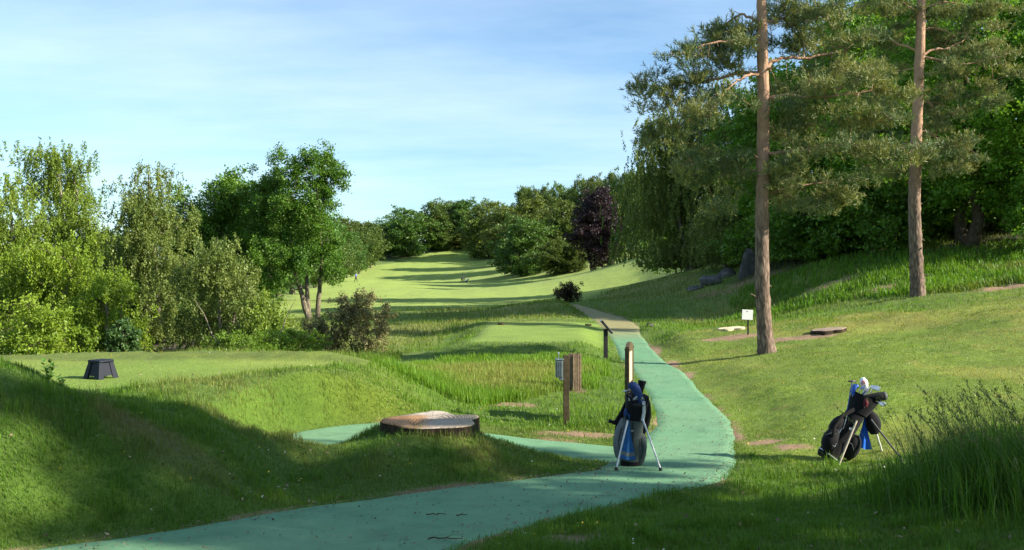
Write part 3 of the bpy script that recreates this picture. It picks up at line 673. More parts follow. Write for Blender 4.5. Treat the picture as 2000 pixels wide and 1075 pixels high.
# row along the left edge of the fairway
rowm = [tree_meshes(seed=200 + i, Ht=11.0, Rd=4.6, cb=0.16, prof='round', clumps=80, leaves=20000, leaf=0.34, rc=0.95, trunk=0.28) for i in range(3)]
ordn = ['nearest', 'second', 'third', 'fourth', 'fifth', 'sixth', 'seventh', 'eighth', 'ninth', 'tenth', 'eleventh', 'farthest']
row = [(528,608,76),(556,594,88),(580,580,103),(602,568,120),(622,556,142),(640,543,168),(655,533,190),(668,527,205),(684,522,222),(706,517,245),(728,511,262)]
for i, (px, py, d) in enumerate(row):
    x = (px - CX) / F * d
    s = (0.95, 1.0, 1.05, 0.92)[i % 4]
    plant_tree('fairway_tree', rowm[i % 3], LEAF['far'], BARK['grey'], 'round green tree, %s from the near end of the row along the left fairway edge' % (ordn[i] if i else 'first'), 'tree', x - 0.6, d, 'trees in the row along the left fairway edge', (s, s, s * (1.0 if i < 8 else 1.15)), i * 1.3)

# wood closing the fairway
farm = [tree_meshes(seed=230 + i, Ht=15.0, Rd=6.0, cb=0.03, prof=('round', 'oak', 'round')[i], clumps=110, leaves=22000, leaf=0.5, rc=1.2, trunk=0.3, lobes=0.2) for i in range(3)]
farb = [tree_meshes(seed=240 + i, Ht=15.0, Rd=3.6, cb=0.05, prof='column', clumps=100, leaves=22000, leaf=0.40, rc=1.1, trunk=0.22, style='weep') for i in range(2)]
copm = tree_meshes(seed=250, Ht=14.5, Rd=4.2, cb=0.13, prof='round', clumps=150, leaves=34000, leaf=0.34, lobes=0.12, rc=0.9, trunk=0.3, stems=2, spread=0.8)
def far_tree(px, top, d, wpx, label, m=0, kind='far', group='trees closing off the fairway', nm='woodland_tree'):
    x, y, ht, rd = pxtree(px, top, d, wpx); ht *= 1.06; rd *= 1.08
    ms = {'far': farm[m % 3], 'farolive': farm2[m % 3], 'birch': farb[m % 2], 'copper': copm}[kind]
    H0_, R0_ = {'far': (15, 6), 'farolive': (15, 6), 'birch': (15, 3.6), 'copper': (14.5, 4.2)}[kind]
    lm = {'far': 'far', 'farolive': 'farolive', 'birch': 'farolive', 'copper': 'copper'}[kind]
    return plant_tree(nm, ms, LEAF[lm], BARK['grey'], label, 'tree', x, y, group, (rd / R0_, rd / R0_, ht / H0_), px * 0.7)
farm2 = [(a, b.copy()) for a, b in farm]
for a, b in farm2: b.materials.clear()
far_tree(668, 428, 290, 60, 'distant round tree at the left end of the far treeline', 1)
far_tree(715, 432, 300, 85, 'distant broad round tree above the end of the left fairway row', 0)
far_tree(765, 428, 330, 70, 'small far tree in the notch left of the big dark oak on the skyline', 2)
far_tree(795, 410, 305, 95, 'big dark green oak at the far left of the fairway end', 1)
far_tree(850, 398, 315, 70, 'tall dark tree standing left of the middle of the far treeline', 2)
far_tree(880, 392, 325, 75, 'highest dark tree in the middle of the far treeline', 0)
far_tree(915, 394, 320, 70, 'dark tree right of the highest one in the far treeline', 1)
far_tree(865, 455, 312, 40, 'pale green shrubby tree at the fairway end under the high dark trees', 2, 'farolive')
far_tree(905, 455, 312, 44, 'yellowish shrubby tree in the opening at the top of the fairway', 0, 'farolive')
far_tree(955, 396, 290, 90, 'olive tree at the right corner of the fairway end', 1, 'farolive')
far_tree(990, 404, 250, 85, 'brown-green oak casting the longest shadow over the upper fairway', 0, 'farolive')
far_tree(1040, 394, 225, 110, 'broad olive oak with a flat top right of the fairway', 2, 'farolive')
far_tree(1010, 425, 205, 80, 'dark tree overhanging a brown trunk at the right fairway edge', 1)
far_tree(1030, 428, 190, 105, 'grey-green round tree in front of the olive oak', 0)
far_tree(1100, 392, 200, 100, 'bright green round tree left of the copper beech', 1)
far_tree(1085, 470, 178, 75, 'low blue-green bushy tree left of the copper beech foot', 2)
far_tree(1128, 470, 176, 40, 'small bright green tree under the left side of the copper beech', 0)
far_tree(1172, 374, 165, 92, 'dark purple copper beech on two trunks', 0, 'copper', nm='copper_beech')
far_tree(1245, 338, 150, 70, 'drooping yellow-green birch just right of the copper beech', 0, 'birch', nm='birch_tree')
far_tree(1218, 365, 195, 60, 'slim drooping birch behind the right side of the copper beech', 1, 'birch', nm='birch_tree')
far_tree(1270, 352, 120, 70, 'weeping birch with its trunk bare at the foot, near the shaded rough', 1, 'birch', nm='birch_tree')
far_tree(1300, 330, 135, 90, 'tall birch behind the weeping birch at the wood edge', 0, 'birch', nm='birch_tree')
# skyline wood on the hill behind
hill = [(1025,364,30,0),(1048,372,34,1),(1066,368,24,2),(1090,362,28,1),(1112,368,34,0),(1135,354,34,2),(1158,350,38,1),(1180,352,34,0),(1200,342,36,2),(1222,340,40,1),(1246,336,40,0),(1150,375,44,2),(1195,372,44,1),(1100,385,44,0),(1060,388,44,2),(1245,372,50,1)]
hl = ['leftmost dark round tree of the hilltop wood, standing out on the skyline','pale tree second from the left on the hilltop skyline','thin pointed tree on the hilltop skyline behind the olive oak','lone taller tree on the hilltop skyline above the bright green round tree','low rounded tree in the dip of the hilltop skyline','grey-green tree where the hilltop skyline begins to climb','tree on the hilltop skyline above and left of the copper beech','tree on the hilltop skyline directly above the copper beech','birch-like tree on the hilltop skyline above the right side of the copper beech','tall tree on the hilltop skyline above the drooping birch','highest tree at the right end of the hilltop skyline','tree in the second row of the hilltop wood behind the copper beech','tree in the second row of the hilltop wood right of the copper beech top','tree in the second row of the hilltop wood behind the bright green round tree','tree in the second row of the hilltop wood behind the olive oak','tree in the second row of the hilltop wood behind the drooping birch']
for (px, top, w, m), lb in zip(hill, hl):
    far_tree(px, top, 330 - (px - 1025) * 0.35, w * 1.5, lb, m, 'far' if m else 'farolive', 'trees of the hilltop wood')
# ------------------------------------------------------------------ wood on the right
G2 = 'trees of the wood on the right'
lobe_tree('birch_tree', 'big weeping birch at the left edge of the right-hand wood, hanging to the grass', 'tree', 78, [[(1352,545),(1350,440),(1356,330),(1375,210)],[(1345,500),(1320,400),(1290,290)]], [(1412,180,38,30),(1385,225,52,40),(1300,250,44,40),(1262,300,24,50),(1340,290,60,45),(1420,280,36,50),(1290,345,46,50),(1370,360,62,50),(1268,410,28,55),(1325,430,56,50),(1395,440,52,55),(1290,490,40,40),(1350,500,56,40),(1410,510,40,30)], 'birchgrey', 'birch', G2, seed=301, dens=2.0, per=620, leaf=0.17, rc=0.9, drop=1.9, r0=0.26)
own_tree('birch_tree', 'slender birch with a white stem left of the grey boulders', 'tree', 1418, 300, 66, 120, 'birchgrey', 'birch', G2, seed=302, cb=0.12, prof='birch', clumps=60, leaves=22000, leaf=0.16, rc=0.8, trunk=0.13, style='weep')
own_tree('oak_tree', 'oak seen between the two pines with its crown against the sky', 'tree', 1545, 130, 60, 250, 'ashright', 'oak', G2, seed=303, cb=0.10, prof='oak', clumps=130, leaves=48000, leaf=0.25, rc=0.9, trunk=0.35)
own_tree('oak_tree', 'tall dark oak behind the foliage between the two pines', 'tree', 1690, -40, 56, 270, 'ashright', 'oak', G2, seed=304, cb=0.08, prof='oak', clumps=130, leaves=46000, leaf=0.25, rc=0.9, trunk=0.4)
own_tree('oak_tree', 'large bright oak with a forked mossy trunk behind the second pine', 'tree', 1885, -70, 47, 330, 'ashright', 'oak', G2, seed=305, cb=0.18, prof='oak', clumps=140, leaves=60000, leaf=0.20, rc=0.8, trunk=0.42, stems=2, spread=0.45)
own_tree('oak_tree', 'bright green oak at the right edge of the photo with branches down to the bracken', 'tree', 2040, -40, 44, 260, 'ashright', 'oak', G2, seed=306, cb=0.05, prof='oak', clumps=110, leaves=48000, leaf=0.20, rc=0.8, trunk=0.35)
woodm = [tree_meshes(seed=320 + i, Ht=15.0, Rd=5.5, cb=0.02, prof='oak', clumps=100, leaves=26000, leaf=0.36, rc=1.05, trunk=0.35) for i in range(2)]
def wood_tree(px, top, d, wpx, label, m=0, group=G2):
    x, y, ht, rd = pxtree(px, top, d, wpx)
    return plant_tree('oak_tree', woodm[m], LEAF['oak'], BARK['oak'], label, 'tree', x, y, group, (rd / 5.5, rd / 5.5, ht / 15), px)
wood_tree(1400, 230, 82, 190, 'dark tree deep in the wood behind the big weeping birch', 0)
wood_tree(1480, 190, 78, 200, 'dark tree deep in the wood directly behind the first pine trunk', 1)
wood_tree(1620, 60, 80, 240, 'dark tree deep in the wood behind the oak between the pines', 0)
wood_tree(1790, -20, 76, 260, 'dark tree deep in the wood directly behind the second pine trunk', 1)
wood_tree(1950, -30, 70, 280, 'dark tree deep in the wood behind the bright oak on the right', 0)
under = [tree_meshes(seed=340 + i, Ht=3.2, Rd=2.6, cb=0.0, prof='round', clumps=45, leaves=11000, leaf=0.17, rc=0.5, trunk=0.07, stems=3, spread=0.3) for i in range(2)]
G3 = 'undergrowth shrubs in the wood'
for i, (px, py, d, s, lb) in enumerate([
    (1330,540,92,1.5,'shaded shrub under the big weeping birch'),(1390,520,84,1.3,'shaded shrub behind the low grey boulders'),
    (1545,520,56,1.5,'shaded shrub just right of the first pine trunk in the wood shade'),(1610,525,53,1.4,'shaded shrub left of centre between the two pine trunks'),
    (1670,520,51,1.5,'shaded shrub midway between the two pine trunks'),(1730,515,50,1.4,'shaded shrub just left of the second pine trunk'),
    (1820,505,52,1.2,'shaded shrub left of the forked oak trunk'),(1930,500,54,1.4,'shaded shrub right of the forked oak trunk'),(2010,490,50,1.4,'shaded shrub at the right edge of the photo under the bright oak'),
    (1500,505,66,1.6,'shaded shrub behind the tall grey boulder'),(1640,470,64,1.9,'taller shaded shrub deep in the shade between the pines'),(1760,460,62,1.9,'taller shaded shrub deep in the shade behind the second pine'),(1880,455,62,1.8,'taller shaded shrub behind the forked oak trunk'),(1985,450,60,1.8,'taller shaded shrub in the shade at the right edge')]):
    x = (px - CX) / F * d
    plant_tree('undergrowth_shrub', under[i % 2], LEAF['oak'], BARK['oak'], lb, 'shrub', x, d, G3, (s, s, s), i * 1.1)

# ------------------------------------------------------------------ scots pines
def needle_tufts(centres, dirs, rng, ln=0.13, w=0.012, per=9, tint=None):
    n = len(centres); D = dirs[:, None, :] * 0.9 + rng.normal(0, 0.55, (n, per, 3)); D /= np.linalg.norm(D, axis=2, keepdims=True)
    C = centres[:, None, :] + dirs[:, None, :] * rng.uniform(-0.10, 0.06, (n, per, 1))
    S_ = np.cross(D, rng.normal(size=(n, per, 3))); S_ /= np.linalg.norm(S_, axis=2, keepdims=True)
    l = ln * rng.uniform(0.7, 1.25, (n, per, 1))
    V = np.stack([C - S_ * w * .5, C + S_ * w * .5, C + D * l + S_ * w * .3, C + D * l - S_ * w * .3], 2).reshape(-1, 3)
    T = np.repeat(np.clip(tint[:, None] + rng.normal(0, 0.12, (n, per)), 0, 1).ravel(), 1)
    return V, np.arange(n * per * 4).reshape(-1, 4), T

def pine(name, label, d, trunk_px, radii, branches, clumps, seed, dens=1.0):
    rng = np.random.default_rng(seed)
    b = at(*trunk_px[0]); d = b[1]; base = np.array([b[0], d, b[2]])
    def P3(px, py, dy=0.0): return np.array([(px - CX) / F * d, d + dy, (CY - py) / F * d]) - base
    root = empty(name, base); tag(root, label, 'pine tree', 'scots pines beside the path')
    ts = TubeSet(); TP = np.array([P3(*p) for p in trunk_px]); TP[0, 2] -= 0.3
    TPs = catmull(TP, 8); rr = np.interp(np.linspace(0, 1, len(TPs)), np.linspace(0, 1, len(radii)), radii)
    n = 18; V, Fc = tube_np(TPs, rr, n)
    V = V.reshape(len(TPs), n, 3); ctr = TPs[:, None, :]
    kk = 1 + 0.05 * rng.normal(size=(len(TPs), n, 1)); kk[:6] += 0.10 * np.abs(np.sin(np.arange(n) * 2.5))[None, :, None] * np.linspace(1, 0, 6)[:, None, None]
    V = (ctr + (V - ctr) * kk).reshape(-1, 3); ts.V.append(V); ts.F.append(Fc); ts.n += len(V)
    for _ in range(16):   # snags and knots on the trunk
        q = rng.integers(6, len(TPs) - 4); a = rng.uniform(0, 6.28); r = rr[q]; e = np.array([math.cos(a), math.sin(a), 0.1])
        ts.add(np.stack([TPs[q] + e * r * 0.6, TPs[q] + e * (r + 0.05), TPs[q] + e * (r + rng.uniform(0.08, 0.3)) + [0, 0, rng.uniform(-.05, .08)]]), [0.05, 0.03, 0.012], 6)
    nodes = [(TPs[i], rr[i]) for i in range(8, len(TPs))]
    for (pts, dy, r0) in branches:
        m = len(pts); Q = np.array([P3(px, py, dy * i / max(1, m - 1)) for i, (px, py) in enumerate(pts)]); Q = catmull(Q, 5)
        Q[1:] += rng.normal(0, 0.018, Q[1:].shape)
        r0 *= 0.78; R_ = np.linspace(r0, r0 * 0.3, len(Q)); ts.add(Q, R_, 7); nodes += [(Q[i], R_[i]) for i in range(2, len(Q))]
        for _ in range(int(len(Q) * 0.5)):     # dead twigs
            i = rng.integers(3, len(Q)); e = rng.normal(0, 0.35, 3); e[2] = -abs(e[2]) * 0.6 + 0.1
            ts.add(np.stack([Q[i], Q[i] + e * 0.6 + [0, 0, .05], Q[i] + e]), [0.012, 0.008, 0.004], 4)
    CC = []; DD = []; TT = []
    for (px, py, rx, ry, dy) in clumps:
        c = P3(px, py, dy); ax, az = rx / F * d, ry / F * d; ay = max(0.7, 0.7 * ax)
        nsp = max(5, int(ax * ay * 8.8 * dens) + 3)
        for _ in range(nsp):              # flat plates of twigs
            v = rng.normal(size=3); v /= np.linalg.norm(v); v *= rng.uniform(0.15, 1) ** 0.5
            s = c + v * np.array([ax * 1.05, ay * 1.1, az * 0.9])
            best = min(nodes, key=lambda q: np.linalg.norm(q[0] - s) + (q[0][2] > s[2] + 0.5) * 0.4)
            mid = (best[0] + s) / 2 + np.array([0, 0, 0.12 * np.linalg.norm(best[0] - s)])
            B = bez(best[0], mid, s, 6); r0 = min(best[1] * 0.7, 0.012 + 0.008 * np.linalg.norm(best[0] - s)); ts.add(B, np.linspace(r0, 0.006, 6), 4)
            nodes += [(B[i], 0.02) for i in (3, 4, 5)]
            nt_ = rng.integers(17, 30); off = rng.normal(0, 1, (nt_, 3)) * np.array([0.20, 0.20, 0.10]); off[:, 2] -= 0.12 * (np.hypot(off[:, 0], off[:, 1])) ** 2
            t0 = np.clip(0.45 + rng.normal(0, 0.28), 0, 1)
            dr = off * np.array([1, 1, 0.4]) + np.array([0, 0, 0.32]); dr /= np.linalg.norm(dr, axis=1, keepdims=True)
            CC.append(s + off); DD.append(dr); TT.append(t0 + rng.normal(0, 0.12, nt_))
    CC = np.concatenate(CC); DD = np.concatenate(DD); TT = np.concatenate(TT)
    V, Fc, T = needle_tufts(CC, DD, rng, tint=TT, ln=0.135, w=0.0165, per=12)
    me = np_mesh('crown', V, Fc); add_float(me, 'tint', T)
    link('trunk', ts.mesh('trunk'), BARK['pine'], root); link('crown', me, LEAF['pine'], root)
    return root
pine('pine_tree', 'tall pine with an orange upper trunk beside the small white sign', 25,
  [(1499,691),(1493,640),(1489,560),(1488,460),(1489,380),(1490,300),(1491,200),(1489,100),(1487,0),(1486,-120),(1488,-240)],
  [0.27,0.215,0.20,0.19,0.182,0.175,0.163,0.15,0.135,0.10,0.04],
  [([(1487,50),(1465,30),(1440,28),(1410,58),(1390,100)],0.6,0.06),([(1484,100),(1455,86),(1420,86),(1370,95),(1310,120)],-0.5,0.07),([(1489,143),(1450,140),(1400,150),(1320,158),(1262,175)],0.8,0.075),
   ([(1489,146),(1455,152),(1425,172),(1390,205)],-1.0,0.06),([(1490,335),(1450,330),(1400,345)],1.0,0.05),([(1489,47),(1520,35),(1560,20),(1600,2)],0.5,0.06),
   ([(1491,143),(1510,118),(1545,105),(1600,100),(1680,80)],1.0,0.10),([(1491,195),(1530,190),(1580,198),(1680,190)],-0.8,0.085),([(1490,300),(1540,300),(1620,290),(1740,300)],-1.0,0.075),([(1489,377),(1520,372),(1570,360),(1650,350)],0.8,0.07),
   ([(1487,-20),(1440,-60),(1380,-80)],0.5,0.06),([(1487,-40),(1540,-80),(1600,-90)],-0.5,0.06)],
  [(1405,62,40,24,0.5),(1440,95,34,22,-0.4),(1350,150,45,28,0.2),(1420,135,36,24,0.5),(1525,12,34,20,0.3),(1575,45,38,22,0.2),(1610,35,34,22,-0.5),(1540,165,34,24,0.8),(1375,85,48,32,0.4),(1330,112,45,35,-0.3),(1275,140,38,35,0.6),(1300,190,60,40,0.3),(1375,165,60,40,0.8),(1395,225,58,45,-0.8),(1330,235,60,38,0.0),(1290,262,40,28,0.5),(1420,290,55,35,0.8),(1400,340,60,45,0.9),(1450,330,45,40,0.4),(1345,300,45,40,0.2),(1435,395,40,35,0.8),(1470,60,25,18,0.3),(1430,55,35,22,0.4),
   (1545,28,45,22,0.4),(1595,10,35,22,0.5),(1560,75,40,24,0.6),(1620,70,55,38,1.0),(1690,70,48,40,1.0),(1640,120,60,35,0.8),(1710,120,45,32,0.9),(1600,165,55,28,-0.6),(1680,175,60,40,-0.8),(1735,190,30,35,-0.8),(1640,225,60,35,-0.5),(1560,215,45,25,-0.5),(1700,235,45,30,-0.6),(1560,250,45,30,0.3),
   (1540,310,50,38,-0.6),(1610,310,60,38,-0.9),(1680,315,55,35,-0.9),(1740,300,50,32,-1.0),(1545,360,50,30,0.5),(1610,362,55,32,0.7),(1670,365,40,24,0.6),(1560,400,50,25,0.5),(1520,345,40,40,-0.4),(1640,395,35,20,0.7),
   (1380,-60,60,40,0.5),(1480,-90,70,40,0),(1590,-70,60,40,-0.5),(1480,-180,90,60,0)], 401)
pine('pine_tree', 'pine with a pale pinkish trunk standing farther up the bank on the right', 36,
  [(1793,580),(1791,540),(1788,470),(1786,400),(1788,330),(1790,260),(1794,180),(1797,90),(1800,0),(1803,-110),(1806,-230)],
  [0.32,0.265,0.25,0.235,0.23,0.215,0.20,0.185,0.165,0.12,0.045],
  [([(1800,108),(1830,95),(1860,90),(1900,70)],0.5,0.08),([(1797,110),(1830,120),(1880,130),(1960,110)],-0.6,0.08),([(1798,60),(1825,55),(1850,60),(1872,70)],0.2,0.06),([(1793,182),(1815,186),(1835,215),(1850,260)],0.8,0.05),([(1789,258),(1815,255),(1845,268)],0.5,0.05),
   ([(1797,100),(1760,85),(1730,60),(1690,40)],0.6,0.07),([(1790,285),(1750,280),(1700,290)],0.6,0.05),([(1788,290),(1830,285),(1880,290)],-0.8,0.05),([(1799,30),(1760,10),(1720,0)],-0.5,0.06),([(1800,20),(1850,0),(1920,10)],0.5,0.07)],
  [(1830,12,40,22,0.2),(1870,60,40,24,0.8),(1830,150,36,28,-0.6),(1930,30,44,26,-0.4),(1760,70,36,26,0.9),(1720,18,50,22,-0.5),(1770,25,40,28,0.3),(1690,20,35,18,-0.4),(1745,55,35,25,0.8),(1850,35,50,35,0.4),(1910,25,55,40,0.6),(1960,60,30,45,0.3),(1890,85,55,35,0.4),(1930,120,55,40,-0.5),(1960,150,30,35,-0.4),(1870,125,45,30,-0.3),(1905,170,60,38,0.3),(1850,180,40,35,0.9),(1950,190,25,30,0.2),(1880,215,50,30,0.5),
   (1760,120,40,40,1.4),(1750,180,45,45,1.6),(1745,240,40,40,1.5),(1850,235,40,35,0.7),(1860,275,35,28,-0.5),(1830,300,50,28,-0.7),(1870,310,30,25,-0.6),(1780,300,40,25,-0.9),(1720,290,50,28,0.5),(1830,335,35,22,-0.5),(1750,330,45,22,0.3),
   (1720,-50,60,40,0),(1800,-60,70,40,0),(1900,-50,60,40,0),(1800,-150,90,60,0)], 402)

# ------------------------------------------------------------------ bushes, boulders, shade trees
lobe_tree('hawthorn_bush', 'brownish spiky bush at the end of the left tee', 'bush', 31, [[(690,706),(686,670),(680,640)],[(700,706),(712,670),(722,640)],[(680,706),(660,675),(645,650)]], [(640,655,34,26),(682,645,40,28),(725,652,32,26),(628,682,34,18),(680,688,48,18),(728,685,30,18),(660,622,26,20),(705,618,28,20),(745,640,14,22),(672,600,9,20),(700,592,8,18),(722,592,12,14),(690,604,14,18),(754,612,7,16),(628,628,9,16),(604,640,9,8)], 'bush', 'oak', None, seed=501, style='broad', dens=42, per=170, leaf=0.075, rc=0.17, r0=0.05)
own_tree('dead_bush', 'small dark brown withered bush beside the far end of the path', 'bush', 1108, 556, 63, 44, 'gorse', 'oak', None, seed=502, cb=0.0, prof='top', clumps=34, leaves=5200, leaf=0.12, rc=0.22, trunk=0.05, stems=4, spread=0.3, lobes=0.5, squash=1.3)
wm = tree_meshes(seed=503, Ht=1.3, Rd=1.6, cb=0.0, prof='round', clumps=40, leaves=8000, leaf=0.10, rc=0.30, trunk=0.03, stems=4, spread=0.4)
for i, (px, py, d, s, lb) in enumerate([(470,695,27,0.62,'bright green bramble mound left of the brown bush, nearest the birch stems'),(520,690,28,0.68,'bright green bramble mound between the birch stems and the brown bush'),(570,690,29,0.7,'bright green bramble mound touching the left side of the brown bush'),(545,670,33,0.9,'bright green bramble mound behind the others by the fairway')]):
    plant_tree('bramble_bush', wm, LEAF['fern'], BARK['oak'], lb, 'bush', (px - CX) / F * d, d, 'bramble mounds beside the brown bush', (s, s, s), i * 2.0)
plant_tree('laurel_bush', tree_meshes(seed=504, Ht=1.25, Rd=0.38, cb=0.0, prof='round', clumps=26, leaves=5000, leaf=0.10, rc=0.16, trunk=0.04, stems=3, spread=0.2), leaf_mat('laurel_leaves', (0.035, 0.085, 0.022), (0.08, 0.15, 0.04), 0.25), BARK['oak'], 'blue-green laurel bush between the yellow-green tree and the white birch trunk', 'bush', (245 - CX) / F * 27.5, 27.5)
plant_tree('gold_bush', tree_meshes(seed=505, Ht=1.9, Rd=0.9, cb=0.0, prof='round', clumps=30, leaves=9000, leaf=0.10, rc=0.35, trunk=0.04, stems=3, spread=0.2), LEAF['willow'], BARK['oak'], 'small golden bush at the far edge of the left tee, left of the step stool', 'bush', (70 - CX) / F * 27, 27)

def rock_mat():
    m, nt, out = new_mat('lichen_rock'); p = objc(nt)
    c = ramp(nt, noise(nt, 2.2, 8, 0.65, p), [(0.3, (0.035, 0.036, 0.037)), (0.55, (0.085, 0.084, 0.080)), (0.75, (0.20, 0.195, 0.175))])  # rock tones darkened so the wood-edge shade sits in the colour
    b = N(nt, 'ShaderNodeBsdfPrincipled', Roughness=0.9); L(nt, c, b.inputs['Base Color']); L(nt, bump(nt, noise(nt, 6, 8, 0.7, p), 0.9, 0.06), b.inputs['Normal']); L(nt, b.outputs[0], out.inputs[0]); return m
RM = rock_mat()
def boulder(px, py, d, rx, ry, rz, label, seed, group='grey boulders at the wood edge'):
    rng = np.random.default_rng(seed); n, m = 28, 18
    th = np.linspace(0, 2 * np.pi, n, endpoint=False); ph = np.linspace(0, np.pi, m)
    D = np.stack([np.outer(np.sin(ph), np.cos(th)), np.outer(np.sin(ph), np.sin(th)), np.outer(np.cos(ph), np.ones(n))], -1)
    r = np.ones((m, n))
    for _ in range(11):
        v = rng.normal(size=3); v /= np.linalg.norm(v); h = rng.uniform(0.58, 0.95); r = np.minimum(r, h / np.maximum(0.05, D @ v))
    V = D * r[..., None] * np.array([rx, ry, rz]) + rng.normal(0, 0.02, (m, n, 3))
    V[0] = V[0].mean(0); V[-1] = V[-1].mean(0)
    mb = MB(); mb.loft([list(map(tuple, V[i])) for i in range(m)], cap=False, smooth=True)
    o = mb.build('boulder', RM); x = (px - CX) / F * d; o.location = (x, d, H1(x, d) + rz * 0.12); o.rotation_euler = (0.1, 0.15, seed); tag(o, label, 'boulder', group); return o
boulder(1460, 500, 57, 0.8, 0.7, 1.7, 'tall grey boulder standing in the wood shade left of the first pine', 1)
boulder(1385, 520, 58, 1.1, 0.7, 0.55, 'low grey lichen covered boulder under the birches', 2)
boulder(1418, 520, 59, 0.7, 0.6, 0.6, 'rounded grey boulder between the low one and the tall one', 3)
boulder(1357, 555, 57, 0.75, 0.5, 0.28, 'small flat pale boulder in the grass in front of the others', 4)
SHADE = [(18.5,4.7,0.64,1.02,'leafy oak right of the foreground path casting shade on the bag'),(17.5,-0.7,0.58,0.95,'slim leafy oak in the gap between the two nearest shade oaks'),(17.0,-6.2,0.78,0.95,'leafy oak next along whose shade crosses the near path'),(27.0,1.9,0.6,1.34,'tallest leafy oak set back behind the others in the shade row'),(19,-13,1.0,1.0,'leafy oak farthest back in the shade row')]
# ------------------------------------------------------------------ trees to the right of the camera whose shade falls across the foreground
shm = [tree_meshes(seed=600 + i, Ht=13.0, Rd=4.2, cb=0.22, prof='oak', clumps=62, leaves=13000, leaf=0.34, rc=0.72, trunk=0.32) for i in range(2)]
for i, (x, y, s, sz, lb) in enumerate(SHADE):
    plant_tree('oak_tree', shm[i % 2], LEAF['oak'], BARK['oak'], lb, 'tree', x, y, 'shade trees right of the path', (s, s, sz), i * 1.7)
# ------------------------------------------------------------------ objects
M = dict(
 blackcloth=simple('black_nylon', (0.0055, 0.0055, 0.0065), 0.8, 0, 0.35, 25, 0.25, 0.2, 0.05),
 greycloth=simple('grey_nylon', (0.062, 0.075, 0.073), 0.75, 0, 0.18, 20, 0.25, 0.3),
 lightcloth=simple('light_grey_nylon', (0.145, 0.158, 0.16), 0.7, 0, 0.18, 20, 0.25, 0.3),
 navy=simple('navy_knit', (0.018, 0.040, 0.135), 0.7, 0, 0.25, 40, 0.3, 0.3),
 bluetowel=simple('blue_towel', (0.030, 0.115, 0.29), 0.95, 0, 0.2, 60, 0.5, 0.1),
 royaltowel=simple('royal_blue_towel', (0.020, 0.115, 0.50), 0.95, 0, 0.2, 60, 0.5, 0.1),
 silver=simple('brushed_steel', (0.55, 0.56, 0.58), 0.28, 0.9, 0.1, 30),
 alu=simple('grey_legs', (0.55, 0.56, 0.57), 0.45, 0.2, 0.08, 30),
 beigeleg=simple('beige_legs', (0.50, 0.43, 0.32), 0.45, 0.1, 0.08, 30),
 darkleg=simple('dark_legs', (0.05, 0.05, 0.052), 0.4, 0.3, 0.1, 30),
 white=simple('white_paint', (0.78, 0.78, 0.76), 0.5, 0, 0.06, 12),
 rubber=simple('black_rubber', (0.015, 0.015, 0.015), 0.8),
 red=simple('red_print', (0.45, 0.02, 0.03), 0.6),
 blueshaft=simple('blue_shaft', (0.03, 0.10, 0.42), 0.35, 0.1),
 darkwood=simple('weathered_brown_wood', (0.072, 0.055, 0.030), 0.85, 0, 0.45, 14, 0.5, 0.15),
 greywood=simple('weathered_grey_wood', (0.135, 0.098, 0.062), 0.9, 0, 0.4, 14, 0.5, 0.15),
 blackwood=simple('black_stained_wood', (0.020, 0.019, 0.018), 0.7, 0, 0.4, 14, 0.4, 0.3),
 board=simple('cream_board', (0.46, 0.39, 0.26), 0.55, 0, 0.06, 6),
 greymetal=simple('grey_metal', (0.12, 0.145, 0.15), 0.5, 0.2, 0.25, 12, 0.2),
 plastic=simple('navy_plastic', (0.006, 0.009, 0.017), 0.6, 0, 0.2, 20, 0.15, 0.25),
 bluep=simple('blue_plastic', (0.05, 0.17, 0.42), 0.3), clear=simple('pale_plastic', (0.42, 0.48, 0.55), 0.2),
 skin=simple('skin', (0.42, 0.26, 0.19), 0.6), hair=simple('dark_hair', (0.02, 0.014, 0.01), 0.7),
 blueshirt=simple('blue_shirt', (0.06, 0.14, 0.52), 0.85), darkcloth=simple('dark_trousers', (0.02, 0.022, 0.03), 0.85),
 cream=simple('cream_cloth', (0.62, 0.52, 0.40), 0.85), pink=simple('pale_pink_cloth', (0.55, 0.40, 0.33), 0.85), shoe=simple('shoe', (0.05, 0.045, 0.04), 0.7),
)
